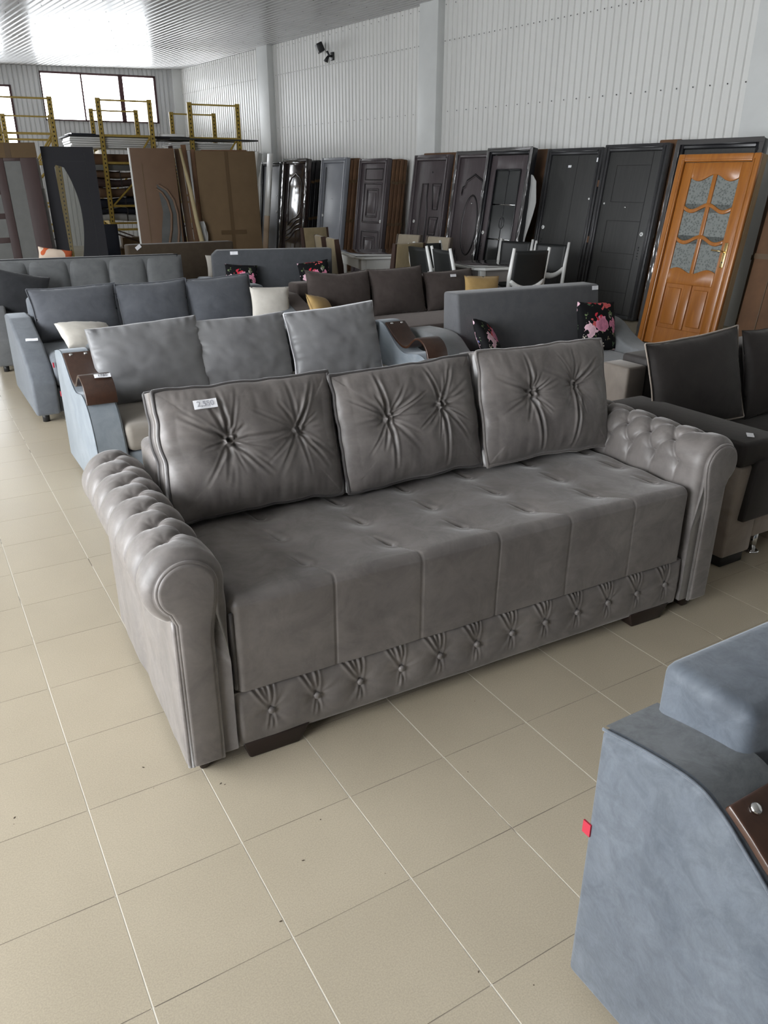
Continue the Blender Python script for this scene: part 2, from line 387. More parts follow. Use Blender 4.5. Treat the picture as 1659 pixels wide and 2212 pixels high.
def clear_insert():
    m = bpy.data.materials.new('clear_leaf_glass'); m.use_nodes = True; nt = m.node_tree; nt.nodes.clear()
    out = N(nt, 'ShaderNodeOutputMaterial'); t = N(nt, 'ShaderNodeBsdfTransparent'); g = N(nt, 'ShaderNodeBsdfGlossy')
    t.inputs[0].default_value = (.86, .87, .85, 1); g.inputs['Roughness'].default_value = .06; mx = N(nt, 'ShaderNodeMixShader'); mx.inputs[0].default_value = .14
    nt.links.new(t.outputs[0], mx.inputs[1]); nt.links.new(g.outputs[0], mx.inputs[2]); nt.links.new(mx.outputs[0], out.inputs[0]); return m
MT['leafglass'] = clear_insert()

# ------------------------------------------------------------------ the hall
TH = R(5.5)
WD = Vector((-math.sin(TH), math.cos(TH), 0)); WN = Vector((math.cos(TH), math.sin(TH), 0)); W0 = Vector((8.65, 5.15, 0))
CORNER = Vector((7.13, 20.99, 0)); BD = Vector((.98802, -.15432, 0)); BN = Vector((.15432, .98802, 0))
CEIL = 4.33
XL, YF = -4.6, -8.0

# floor: grout bed, single tiles where they show, the rest in one piece
floor = empty('floor', kind='structure')
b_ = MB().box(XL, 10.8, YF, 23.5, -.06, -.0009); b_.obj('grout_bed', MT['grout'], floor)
T = 1 / 3
tb = MB(); gx, gy = .0019, .0012
tb.prism([(gx, gy), (T - gx, gy), (T - gx, T - gy), (gx, T - gy)], 'z', -.01, 0)
tile_me = tb.mesh('floor_tile'); tile_me.materials.append(MT['tile'])
inv = cam.matrix_world.inverted()
def px_of(p):
    q = inv @ Vector(p)
    if q.z >= -.05: return None
    return (829.5 + FPX * q.x / -q.z, 1106 - FPX * q.y / -q.z, -q.z)
cands = []
nx0, nx1, ny0, ny1 = int(XL / T), int(10.8 / T), int(YF / T), int(23.4 / T)
hidden = lambda x, y: (.55 < x < 2.5 and .1 < y < .95)
allt = [(i, j) for i in range(nx0, nx1) for j in range(ny0, ny1)]
for (i, j) in allt:
    q = px_of(((i + .5) * T, (j + .5) * T, 0))
    if q and -160 < q[0] < 1800 and 300 < q[1] < 2400 and not hidden((i + .5) * T, (j + .5) * T):
        cands.append((q[2], i, j))
cands.sort(); near = set((i, j) for _, i, j in cands[:300])
for (i, j) in sorted(near):
    o = bpy.data.objects.new('floor_tile', tile_me); COL.objects.link(o); o.parent = floor
    o.location = (i * T, j * T, random.uniform(-.0003, .0))
tb = MB()
for (i, j) in allt:
    if (i, j) not in near:
        x, y = i * T, j * T
        tb.add([(x + gx, y + gy, -.0004), (x + T - gx, y + gy, -.0004), (x + T - gx, y + T - gy, -.0004), (x + gx, y + T - gy, -.0004)], [(0, 1, 2, 3)])
o = tb.obj('floor_tile_field', MT['tile'], floor); o['kind'] = 'stuff'

fk = MB(); rf = random.Random(11)
for _ in range(30):
    x, y = rf.uniform(-.25, 1.3), rf.uniform(-1.2, .1); r0 = rf.uniform(.0007, .0024); a0 = rf.uniform(0, 6.28); st = rf.uniform(1, 2.6)
    if x > .4 and y > -.08: continue
    pts_ = [(x + r0 * st * math.cos(a0) * math.cos(q) - r0 * math.sin(a0) * math.sin(q), y + r0 * st * math.sin(a0) * math.cos(q) + r0 * math.cos(a0) * math.sin(q), .0004) for q in np.linspace(0, 6.28, 8)[:-1]]
    fk.add(pts_ + [(x, y, .0016)], [(i, (i + 1) % 7, 7) for i in range(7)])
o = fk.obj('floor_grit', plain('dry_dirt_crumb', (.10, .075, .05), .9), floor); o['kind'] = 'stuff'

# corrugated sheet: ribs along local z, width along local x, outward = -y
PITCH_R = .1153
def corrugated(width, z0, z1, depth=.022):
    n = round(width / PITCH_R); prof = []
    for k in range(n):
        x = k * PITCH_R
        prof += [(x, 0), (x + .074, 0), (x + .084, depth), (x + .104, depth)]
    prof.append((n * PITCH_R, 0))
    vs = [(x, y, z0) for x, y in prof] + [(x, y, z1) for x, y in prof]; m = len(prof)
    return MB().add(vs, [(i, i + 1, i + 1 + m, i + m) for i in range(m - 1)])
SW = PITCH_R * 9
def rot_for(dirv):  # local x along dirv
    return math.atan2(dirv.y, dirv.x)
ZS = 3.74
wall_r = empty('wall_right', kind='structure')
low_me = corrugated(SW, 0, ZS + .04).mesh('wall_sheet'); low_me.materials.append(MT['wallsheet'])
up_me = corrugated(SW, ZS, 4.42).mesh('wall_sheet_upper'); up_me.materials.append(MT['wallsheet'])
S1_, S0_ = 16.0, -13.4
n = int((S1_ - S0_) / SW) + 1
for k in range(n):
    s = S1_ - k * SW; p = W0 + WD * s
    for me, off, nm in ((low_me, 0, 'wall_sheet'), (up_me, .004, 'wall_sheet')):
        o = bpy.data.objects.new(nm, me); COL.objects.link(o); o.parent = wall_r
        o.location = p - WN * off; o.rotation_euler = (0, 0, rot_for(-WD))
bk = MB(); a = W0 + WD * 16.2 + WN * .05; b2 = W0 - WD * 13.6 + WN * .05
bk.add([(a.x, a.y, 0), (b2.x, b2.y, 0), (b2.x, b2.y, 4.66), (a.x, a.y, 4.66)], [(0, 1, 2, 3)])
bk.obj('wall_backing', MT['wallplain'], wall_r)
scr = MB()
for k in range(int((S1_ - S0_) / PITCH_R)):
    s = S1_ - (k + .34) * PITCH_R
    for z in ((3.755,) if k % 1 == 0 else ()) + ((2.73,) if k % 2 == 0 else ()) + ((4.26,) if k % 2 else ()):
        p = W0 + WD * s - WN * .004
        c = [p + WD * a1 * .011 + Vector((0, 0, a2 * .011)) - WN * .008 for a1, a2 in ((1, 0), (0, 1), (-1, 0), (0, -1))]
        t = p - WN * .014 + Vector((0, 0, z))
        scr.add([tuple(q + Vector((0, 0, z))) for q in c] + [tuple(t)], [(0, 1, 4), (1, 2, 4), (2, 3, 4), (3, 0, 4)])
o = scr.obj('sheet_screw', MT['screw'], wall_r); o['kind'] = 'stuff'
# lap edge along the sheet joint
# columns on the wall
for k, s in enumerate((-.75, 5.28, 11.0)):
    p = W0 + WD * (s - .24)
    cb = MB().box(0, .48, 0, .15, 0, 4.4)
    o = cb.obj('trim_%d' % (k + 1), MT['column'], bevel=.006)
    # local x along +WD, local y away from the wall
    o.matrix_world = Matrix(((WD.x, -WN.x, 0, p.x), (WD.y, -WN.y, 0, p.y), (0, 0, 1, 0), (0, 0, 0, 1)))
    o['kind'] = 'structure'

# back wall with two window openings
wall_b = empty('wall_back', kind='structure')
BROT = rot_for(BD)
def bpt(x, z, off=0):  # x measured along BD from the corner (negative to the left)
    return CORNER + BD * x + BN * off + Vector((0, 0, z))
WINS = [(-3.44, -.62, 3.05, 4.16), (-7.6, -4.14, 2.05, 3.82)]
xs = 0.0; shcache = {}
def add_back_sheet(x, w, z0, z1):
    key = (round(w, 3), round(z0, 3), round(z1, 3))
    if key not in shcache:
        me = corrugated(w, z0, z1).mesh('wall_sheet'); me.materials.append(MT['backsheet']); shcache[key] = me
    o = bpy.data.objects.new('wall_sheet', shcache[key]); COL.objects.link(o); o.parent = wall_b
    o.location = bpt(x, 0); o.rotation_euler = (0, 0, BROT)
def strip(x0, x1, z0, z1):
    x = x0
    while x < x1 - .05:
        w = min(SW, math.ceil((x1 - x) / PITCH_R - .3) * PITCH_R)
        add_back_sheet(x, w, z0, z1); x += w
strip(-.62, 0.12, 0, 4.42)
strip(-3.44, -.62, 0, 3.05); strip(-3.44, -.62, 4.16, 4.42)
strip(-4.14, -3.44, 0, 4.42)
strip(-7.6, -4.14, 0, 2.05); strip(-7.6, -4.14, 3.82, 4.42)
strip(-14.5, -7.6, 0, 4.42)
m = MB()
for (a0, a1, c0, c1) in ((-14.5, -7.6, 0, 4.66), (-7.6, -4.14, 0, 2.05), (-7.6, -4.14, 3.82, 4.66), (-4.14, -3.44, 0, 4.66), (-3.44, -.62, 0, 3.05), (-3.44, -.62, 4.16, 4.66), (-.62, .3, 0, 4.66)):
    m.add([tuple(bpt(a0, c0, .03)), tuple(bpt(a1, c0, .03)), tuple(bpt(a1, c1, .03)), tuple(bpt(a0, c1, .03))], [(0, 1, 2, 3)])
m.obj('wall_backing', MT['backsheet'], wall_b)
for wi, (x0, x1, z0, z1) in enumerate(WINS):
    root = empty('window_%d' % (wi + 1), kind='structure')
    def bar(a0, a1, c0, c1, nm='window_frame', d0=-.03, d1=.06):
        m = MB(); p = [bpt(a0, c0, d0), bpt(a1, c0, d0), bpt(a1, c0, d1), bpt(a0, c0, d1)]
        q = [bpt(a0, c1, d0), bpt(a1, c1, d0), bpt(a1, c1, d1), bpt(a0, c1, d1)]
        m.add([tuple(v) for v in p + q], [(3, 2, 1, 0), (4, 5, 6, 7), (0, 1, 5, 4), (1, 2, 6, 5), (2, 3, 7, 6), (3, 0, 4, 7)])
        m.obj(nm, MT['winframe'], root)
    fw = .045
    bar(x0, x1, z0, z0 + fw * .7); bar(x0, x1, z1 - fw, z1); bar(x0, x0 + fw * .6, z0, z1); bar(x1 - fw * 1.2, x1, z0, z1)
    if wi == 0:
        muls = (-2.47, -1.50); edges = [x0, -2.47, -1.50, x1]
        bar(-2.485, -2.445, z0, z1, 'mullion'); bar(-1.56, -1.45, z0, z1, 'mullion')
    else:
        edges = [x0, -5.9, x1]; bar(-5.93, -5.87, z0, z1, 'mullion'); bar(x0, x1, 2.72, 2.76, 'transom')
    for e in range(len(edges) - 1):
        m = MB(); m.add([tuple(bpt(edges[e], z0, .02)), tuple(bpt(edges[e + 1], z0, .02)), tuple(bpt(edges[e + 1], z1, .02)), tuple(bpt(edges[e], z1, .02))], [(0, 1, 2, 3)])
        m.obj('pane', MT['pane'], root)
# grey upright where the two walls meet
o = MB().box(-.20, .06, -.16, 0, 0, 4.4).obj('trim_4', MT['column']); o.location = CORNER; o.rotation_euler = (0, 0, BROT); o['kind'] = 'structure'

# walls that the photograph does not show: long glazing on the left, inferred from the daylight; blank behind the viewer
def plain_wall(name, horizontal, fixed, a0, a1, openings, wn0):
    root = empty(name, kind='structure'); m = MB()
    def bx(u0, u1, z0, z1):
        if horizontal: m.box(u0, u1, fixed - .1, fixed, z0, z1)
        else: m.box(fixed - .1, fixed, u0, u1, z0, z1)
    u = a0
    for (o0, o1, z0, z1) in openings:
        bx(u, o0, 0, 4.66); bx(o0, o1, 0, z0); bx(o0, o1, z1, 4.66); u = o1
    bx(u, a1, 0, 4.66)
    m.obj('wall_panel', MT['wallplain'], root)
    for k, (o0, o1, z0, z1) in enumerate(openings):
        wr = empty('window_%d' % (wn0 + k), kind='structure')
        f = MB()
        def fb(u0, u1, c0, c1):
            if horizontal: f.box(u0, u1, fixed - .08, fixed - .02, c0, c1)
            else: f.box(fixed - .08, fixed - .02, u0, u1, c0, c1)
        fb(o0, o1, z0, z0 + .06); fb(o0, o1, z1 - .06, z1)
        nm = max(2, round((o1 - o0) / 1.4))
        for q in range(nm + 1):
            u_ = o0 + (o1 - o0) * q / nm; fb(max(o0, u_ - .03), min(o1, u_ + .03), z0, z1)
        f.obj('window_frame', MT['winframe'], wr)
        g = MB()
        if horizontal: g.add([(o0, fixed - .05, z0), (o1, fixed - .05, z0), (o1, fixed - .05, z1), (o0, fixed - .05, z1)], [(0, 1, 2, 3)])
        else: g.add([(fixed - .05, o0, z0), (fixed - .05, o1, z0), (fixed - .05, o1, z1), (fixed - .05, o0, z1)], [(0, 1, 2, 3)])
        g.obj('pane', MT['pane'], wr)
        # daylight portal in the opening
        ld = bpy.data.lights.new('window_portal', 'AREA'); ld.shape = 'RECTANGLE'; ld.size = o1 - o0; ld.size_y = z1 - z0
        ld.cycles.is_portal = True
        lo = bpy.data.objects.new('window_portal', ld); COL.objects.link(lo)
        mid = (o0 + o1) / 2
        if horizontal: lo.location = (mid, fixed + .01, (z0 + z1) / 2); lo.rotation_euler = (R(90), 0, 0) if fixed > 0 else (R(-90), 0, R(180))
        else: lo.location = (fixed + .01, mid, (z0 + z1) / 2); lo.rotation_euler = (R(90), 0, R(-90))
plain_wall('wall_left', False, XL, YF, 24.5, [(-3.0, 5.6, .4, 3.6), (14.6, 17.8, 2.2, 3.4)], 3)  # far second window is added and sized to light the far right wall
plain_wall('wall_front', True, YF, XL, 10.8, [], 6)
for (x0, x1, z0, z1) in WINS:
    ld = bpy.data.lights.new('window_portal', 'AREA'); ld.shape = 'RECTANGLE'; ld.size = x1 - x0; ld.size_y = z1 - z0; ld.cycles.is_portal = True
    lo = bpy.data.objects.new('window_portal', ld); COL.objects.link(lo)
    lo.location = bpt((x0 + x1) / 2, (z0 + z1) / 2, -.05); lo.rotation_euler = (R(-90), 0, BROT)

# ceiling: corrugated sheets, ribs running along the right wall
ceil = empty('ceiling', kind='structure')
SWC = PITCH_R * 9
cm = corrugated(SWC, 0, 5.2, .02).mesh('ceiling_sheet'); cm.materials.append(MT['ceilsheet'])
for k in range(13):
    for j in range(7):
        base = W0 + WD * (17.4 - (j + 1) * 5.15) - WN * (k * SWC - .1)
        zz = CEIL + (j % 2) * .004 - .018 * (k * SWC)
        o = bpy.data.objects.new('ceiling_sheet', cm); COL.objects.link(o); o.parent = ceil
        # x: -WN sloped down slightly, y: up, z: WD
        X = (-WN + Vector((0, 0, -.018))).normalized(); Z = WD; Y = Z.cross(X)
        o.matrix_world = Matrix(((X.x, Y.x, Z.x, base.x), (X.y, Y.y, Z.y, base.y), (X.z, Y.z, Z.z, zz), (0, 0, 0, 1)))
m = MB().box(XL - 1, 11, YF - 1, 25, 4.62, 4.7); m.obj('ceiling_deck', MT['wallplain'], ceil)
scr = MB()
for k in range(17 * 9):
    for j in range(26):
        if (k + j * 3) % 3: continue
        s = 17.0 - j * .9; p = W0 + WD * s - WN * ((k + .34) * PITCH_R)
        z = CEIL - .018 * k * PITCH_R - .002
        q = px_of((p.x, p.y, z))
        if not q or not (-20 < q[0] < 1680 and -20 < q[1] < 400): continue
        r_ = .011
        scr.add([(p.x + r_, p.y, z), (p.x, p.y + r_, z), (p.x - r_, p.y, z), (p.x, p.y - r_, z), (p.x, p.y, z - .012)], [(4, 1, 0), (4, 2, 1), (4, 3, 2), (4, 0, 3)])
o = scr.obj('ceiling_screw', MT['screw'], ceil); o['kind'] = 'stuff'

# ------------------------------------------------------------------ soft furnishings
rng = np.random.RandomState(5)
def vnoise(x, y, scale, seed=0, octaves=2):
    # cheap smooth value noise on arrays
    out = np.zeros_like(x, dtype=float); amp = 1.0; tot = 0
    for o in range(octaves):
        rs = np.random.RandomState(seed + 17 * o); tab = rs.rand(64, 64)
        u = x * scale * (2 ** o) + 11.3; v = y * scale * (2 ** o) + 7.7
        i = np.floor(u).astype(int); j = np.floor(v).astype(int); fu = u - i; fv = v - j
        fu = fu * fu * (3 - 2 * fu); fv = fv * fv * (3 - 2 * fv)
        g = lambda a, b: tab[a % 64, b % 64]
        out += amp * ((g(i, j) * (1 - fu) + g(i + 1, j) * fu) * (1 - fv) + (g(i, j + 1) * (1 - fu) + g(i + 1, j + 1) * fu) * fv)
        tot += amp; amp *= .5
    return out / tot * 2 - 1
def seg_dist(x, y, x0, y0, x1, y1):
    dx, dy = x1 - x0, y1 - y0; L = dx * dx + dy * dy + 1e-12
    t = np.clip(((x - x0) * dx + (y - y0) * dy) / L, 0, 1)
    return np.hypot(x - x0 - t * dx, y - y0 - t * dy), t

def pillow_mesh(name, w, h, t, seed=0, pinch=.05, wr=.004, nu=52, nv=44, flange=0.0, droop=0.0, expo=.42):
    u = np.linspace(-1, 1, nu); v = np.linspace(-1, 1, nv); U, V = np.meshgrid(u, v, indexing='ij')
    # denser near the border
    U = np.sign(U) * (1 - (1 - np.abs(U)) ** 1.25); V = np.sign(V) * (1 - (1 - np.abs(V)) ** 1.25)
    rs = np.random.RandomState(seed); p = rs.uniform(.6, 1.4, 4)
    X = w / 2 * U * (1 - pinch * np.where(U > 0, p[0], p[1]) * (1 - V ** 2))
    Z = h / 2 * V * (1 - pinch * np.where(V > 0, p[2], p[3]) * (1 - U ** 2))
    Z = Z + h / 2 - droop * (1 - np.abs(U)) * (V > 0) * V
    X = X + .012 * w * vnoise(U * 2, V * 2, 1, seed + 3); Z = Z + .012 * h * vnoise(U * 2, V * 2, 1, seed + 5)
    fu = np.clip(1 - np.abs(U) * (1 + flange), 0, 1); fv = np.clip(1 - np.abs(V) * (1 + flange), 0, 1)
    base = np.clip((1 - (1 - fu) ** 2) * (1 - (1 - fv) ** 2), 0, 1)
    Tk = t / 2 * base ** expo
    edge = np.minimum(fu, fv)
    # gathers running in from the seams
    ang = np.arctan2(V, U)
    gath = wr * np.exp(-edge / .14) * np.clip(edge / .04, 0, 1) * np.where(np.abs(U) > np.abs(V), vnoise(V * 9, U * 1.2, 1.0, seed + 8), vnoise(U * 9, V * 1.2, 1.0, seed + 9)) * 2.0
    crumple = wr * vnoise(U * 1.6 + V * .8, V * 1.4, 1.6, seed + 11, 3) * base ** .5 * 1.6
    F = -(Tk + gath + crumple); Bk = Tk * .9 + crumple
    m = MB(); P = np.stack([X, F, Z], -1); Q = np.stack([X, Bk, Z], -1)
    Q[0], Q[-1], Q[:, 0], Q[:, -1] = P[0], P[-1], P[:, 0], P[:, -1]
    m.grid(P); m.grid(Q, flip=True)
    me = m.mesh(name); bm = bmesh.new(); bm.from_mesh(me); bmesh.ops.remove_doubles(bm, verts=bm.verts, dist=1e-5); bm.to_mesh(me); bm.free()
    return me, (X, Z, P)
def pillow(name, label, mat, w, h, t, loc, lean=12, yaw=0, roll=0, seed=0, cat='cushion', group=None, piping=None, **k):
    me, (X, Z, P) = pillow_mesh(name, w, h, t, seed, **k)
    rot = (R(-lean), R(roll), R(yaw))
    if piping is None:
        o = put(name, me, mat, None, loc, rot, True); return tag(o, label, cat, group)
    root = empty(name, loc, rot, label, cat, group)
    put('cover', me, mat, root, smooth=True)
    path = [tuple(p) for p in P[:, 0]] + [tuple(p) for p in P[-1, 1:]] + [tuple(p) for p in P[-2::-1, -1]] + [tuple(p) for p in P[0, -2:0:-1]]
    MB().tube(path[::2], .0045, 6, True).obj('piping', piping, root, True)
    return root

def tufts(X, Z, buttons, sig=.055, depth=.03, wr=.004, seed=0, nray=11, reach=.16):
    D = np.zeros_like(X); rs = np.random.RandomState(seed)
    for (bx, bz) in buttons:
        r = np.hypot(X - bx, Z - bz) + 1e-6; th = np.arctan2(Z - bz, X - bx)
        D += depth * np.exp(-r / sig)
        ph = rs.uniform(0, 6.28, 3)
        w = np.cos(nray * th + ph[0] + 1.1 * np.sin(2 * th + ph[1])) + .5 * np.cos((nray + 6) * th + ph[2])
        D += wr * w * np.exp(-r / reach) * (1 - np.exp(-(r / .03) ** 2)) * (.65 + .35 * np.cos(3 * th + ph[1]))
    return D

def box_cushion(root, w, h, band, bulge, mat, pipem, buttons, seed=0, folds=(), depth=.062, nu=210, nv=180):
    u = np.linspace(-1, 1, nu); v = np.linspace(-1, 1, nv); U, V = np.meshgrid(u, v, indexing='ij')
    X = w / 2 * U * (1 - .012 * (1 - V ** 2)); Z = h / 2 * (V + 1) - .010 * (1 - U ** 2) * V
    X = X + .009 * vnoise(V * 2.2, U * .6, 1.2, seed + 1); Z = Z + .010 * vnoise(U * 2.5, V * .6, 1.2, seed + 2)
    # soft corners
    cr = np.clip(np.abs(U) + np.abs(V) - 1.86, 0, 1) * .12
    X = X - np.sign(U) * cr * w * .5 * .5; Z = Z - np.sign(V) * cr * h * .5 * .5
    B = bulge * ((1 - np.abs(U) ** 2.4) ** .6) * ((1 - np.abs(V) ** 2.4) ** .6)
    D = tufts(X, Z, buttons, .062, depth, .0018, seed, 9, .13)
    D += tufts(X, Z, buttons, .02, .012, 0.0, seed)
    rs = np.random.RandomState(seed)
    for (bx, bz) in buttons:
        for q in range(19):
            a = 2 * math.pi * (q + rs.uniform(-.35, .35)) / 19; L_ = rs.uniform(.06, .20); wd = rs.uniform(.0038, .0075); dp = rs.uniform(.0022, .0068)
            dd, t = seg_dist(X, Z, bx + .008 * math.cos(a), bz + .008 * math.sin(a), bx + L_ * math.cos(a + rs.uniform(-.15, .15)), bz + L_ * math.sin(a))
            k = (1 - t) ** .7
            D += dp * k * (np.exp(-(dd / wd) ** 2) - .65 * np.exp(-((dd - 1.9 * wd) / wd) ** 2))
    for (x0, z0, x1, z1, dp, wd) in folds:
        dd, t = seg_dist(X, Z, x0, z0, x1, z1)
        wv = wd * .62; k = dp * .85 * (1 - t) ** .6; D += k * np.exp(-(dd / wv) ** 2) - .6 * k * np.exp(-((dd - 1.9 * wv) / wv) ** 2)
    edge = np.minimum((1 - np.abs(U)) * w / 2, (1 - np.abs(V)) * h / 2)
    g = np.where((1 - np.abs(U)) * w < (1 - np.abs(V)) * h, vnoise(Z * 34, X * 6, 1, seed + 4), vnoise(X * 34, Z * 6, 1, seed + 5))
    D -= .009 * g * np.exp(-edge / .05) * np.clip(edge / .012, 0, 1)
    D -= .0065 * vnoise(X * 9 + Z * 3, Z * 6, 1, seed + 6, 3) * np.clip(edge / .05, 0, 1)
    Y = -(band / 2 + B - D * np.clip(edge / .05, 0, 1))
    P = np.stack([X, Y, Z], -1)
    Qb = np.stack([X, band / 2 + .4 * B, Z], -1)
    m = MB(); m.grid(P); m.grid(Qb, flip=True)
    ring = [(i, 0) for i in range(nu)] + [(nu - 1, j) for j in range(1, nv)] + [(i, nv - 1) for i in range(nu - 2, -1, -1)] + [(0, j) for j in range(nv - 2, 0, -1)]
    off = nu * nv
    for a in range(len(ring)):
        i, j = ring[a]; i2, j2 = ring[(a + 1) % len(ring)]
        m.f.append((i2 * nv + j2, i * nv + j, off + i * nv + j, off + i2 * nv + j2)[::-1])
    me = m.mesh('cover'); put('cover', me, mat, root, smooth=True)
    for nm, A in (('piping', P), ('piping', Qb)):
        path = [tuple(A[i, j]) for (i, j) in ring][::2]
        MB().tube(path, .0072, 8, True).obj('piping', pipem, root, True)
    for (bx, bz) in buttons:
        k = np.argmin(np.hypot(X - bx, Z - bz)); y = Y.flat[k]
        MB().disc((bx, y - .002 + .006, bz), .0125, -.014, 'y', 16).obj('button', mat, root, True)
    return P, X, Z

# ---- price tags
def text_mesh(txt, size):
    cu = bpy.data.curves.new('writing', 'FONT'); cu.body = txt; cu.size = size; cu.align_x = 'CENTER'; cu.align_y = 'CENTER'; cu.extrude = .0002
    cu.resolution_u = 3
    o = bpy.data.objects.new('writing_tmp', cu); COL.objects.link(o)
    bpy.context.view_layer.update()
    me = bpy.data.meshes.new_from_object(o.evaluated_get(bpy.context.evaluated_depsgraph_get()))
    bpy.data.objects.remove(o); bpy.data.curves.remove(cu); return me
def price_tag(label, loc, rot, w, h, txt=None, ink='ink', size=None, group=None):
    # tag lies in local XY plane, reading side +Z
    root = empty('price_tag', loc, rot, label, 'price tag', group)
    m = MB(); nn = 8; P = np.zeros((nn, 2, 3))
    for i in range(nn):
        x = (i / (nn - 1) - .5) * w; P[i, 0] = (x, -h / 2, .0012 * math.sin(i * .9)); P[i, 1] = (x, h / 2, .0012 * math.sin(i * .9 + .4))
    m.grid(P)
    o = m.obj('paper', MT['paper'], root); md = o.modifiers.new('thick', 'SOLIDIFY'); md.thickness = .0006
    if txt:
        me = text_mesh(txt, size or h * .75); o = put('writing', me, MT[ink], root, loc=(0, 0, .0022))
    return root

# ================================================================== 1. tufted grey-taupe sofa in front
S1YAW = R(-2.0)
s1 = empty('tufted_sofa', (.46, -.035, 0), (0, 0, S1YAW), 'taupe velvet sofa with rolled button-tufted arms and tufted base panel', 'sofa')
LS = 1.865
TV = MT['taupe']
# seat block: one sheet from the back over the rounded front edge and down to the base panel
def make_seat():
    nd, ns = 230, 420
    zt, zb, rad = .572, .252, .038
    path = []
    for q in np.linspace(.80, rad, 150): path.append((q, zt, 0, 1))
    for q in np.linspace(0, 1, 18)[1:]:
        a = q * math.pi / 2; path.append((rad - rad * math.sin(a), zt - rad + rad * math.cos(a), -math.sin(a), math.cos(a)))
    for q in np.linspace(zt - rad, zb, 62)[1:]: path.append((0, q, -1, 0))
    path = np.array(path); npth = len(path)
    arc = np.concatenate([[0], np.cumsum(np.hypot(np.diff(path[:, 0]), np.diff(path[:, 1])))])
    S = np.linspace(-.008, LS - .005, ns)
    A, SS = np.meshgrid(arc, S, indexing='ij')
    Y0 = path[:, 0][:, None] + 0 * SS; Z0 = path[:, 1][:, None] + 0 * SS
    NY = path[:, 2][:, None] + 0 * SS; NZ = path[:, 3][:, None] + 0 * SS
    disp = np.zeros_like(SS)
    top = (NZ > .99)
    cols = [-.02, .285, .592, .877, 1.166, 1.477, 1.79]
    for ci, c in enumerate(cols):
        for d0 in (.137, .335, .53):
            r = np.hypot(SS - c, (Y0 - d0) * 1.0)
            disp -= np.where(NZ > .3, .030 * np.exp(-r / .045), 0)
            # fold trailing behind every dimple
            dd, t = seg_dist(SS, Y0, c, d0, c - .045, d0 + .085)
            disp -= np.where(NZ > .3, .0085 * np.exp(-(dd / .008) ** 2) * (1 - t), 0)
            disp += np.where(NZ > .3, .006 * np.exp(-((dd - .018) / .014) ** 2) * (1 - t), 0)
    for c, cf in zip(cols[1:-1], (.322, .632, .937, 1.251, 1.56)):
        # stitched seam from the front dimple over the edge and down the front
        a0 = .80 - .137; a1 = arc[-1]
        sx = np.where(A < a0, c, c + (cf - c) * np.clip((A - a0) / .12, 0, 1))
        dd = np.abs(SS - sx)
        disp -= np.where(A > a0, .0032 * np.exp(-(dd / .003) ** 2) + .0016 * np.exp(-(dd / .03) ** 2), .002 * np.exp(-(dd / .04) ** 2))
    # puffing of the front between seams, rounding at both ends
    disp += .006 * vnoise(SS * 3, A * 3, 1, 31, 3)
    for se, sg in ((-.008, 1), (LS - .005, -1)):
        dd = (SS - se) * sg; disp -= .03 * np.clip(1 - dd / .03, 0, 1) ** 2
    P = np.stack([SS, Y0 + NY * disp, Z0 + NZ * disp], -1)
    m = MB(); m.grid(P, flip=True)
    o = m.obj('seat', TV, s1, True)
    bx = MB().box(.0, LS - .012, .035, .80, .255, .50); o2 = bx.obj('seat_core', TV, o)
    MB().tube([(-.004, .012, z) for z in np.linspace(.262, .52, 12)], .006, 6).obj('piping', MT['taupe_dark'], o, True)
    return o
make_seat()
# tufted base panel
def make_panel():
    ns, nz = 520, 64
    S, Z = np.meshgrid(np.linspace(-.014, LS + .01, ns), np.linspace(.048, .248, nz), indexing='ij')
    vz = (Z - .048) / .2
    B = .020 * np.clip(4 * vz * (1 - vz), 0, 1) ** .45
    ue = np.minimum(S + .014, LS + .01 - S); B *= np.clip(ue / .02, 0, 1) ** .5
    D = np.zeros_like(S); btn = [(.099 + .1541 * k, .153) for k in range(12)]
    rs = np.random.RandomState(3)
    D += tufts(S, Z, btn, .032, .022, .0022, 4, 8, .05)
    for (bx, bz) in btn:
        for q in range(4):     # pleats fanning up to the top seam, left of the button
            x1 = bx - .055 + .020 * q + rs.uniform(-.006, .006)
            dd, t = seg_dist(S, Z, bx - .006 + .003 * q, bz + .012, x1, .249)
            D += (.0055 * np.exp(-(dd / .0042) ** 2) - .004 * np.exp(-((dd - .0085) / .0045) ** 2)) * (.35 + .65 * t)
        for q in (-1, 1):
            x1 = bx + q * .011 - .004
            dd, t = seg_dist(S, Z, bx + q * .003, bz - .014, x1, .085)
            D += (.0048 * np.exp(-(dd / .004) ** 2) - .003 * np.exp(-((dd - .008) / .004) ** 2)) * (1 - t)
    D -= .003 * vnoise(S * 7, Z * 9, 1, 40, 3)
    P = np.stack([S, .016 - B + D, Z], -1)
    m = MB(); m.grid(P)
    o = m.obj('base_panel', TV, s1, True)
    MB().box(-.012, LS + .008, .012, .05, .05, .248).obj('panel_board', TV, o)
    for (bx, bz) in btn:
        MB().disc((bx, .018, bz), .0115, -.018, 'y', 14).obj('button', TV, o, True)
make_panel()
MB().box(.01, LS - .01, .06, .98, .06, .25).obj('base_box', TV, s1, bevel=.01)
# backrest
o = MB().box(-.012, LS + .012, .76, 1.0, .25, .775).obj('backrest', TV, s1, bevel=.03, seg=4)
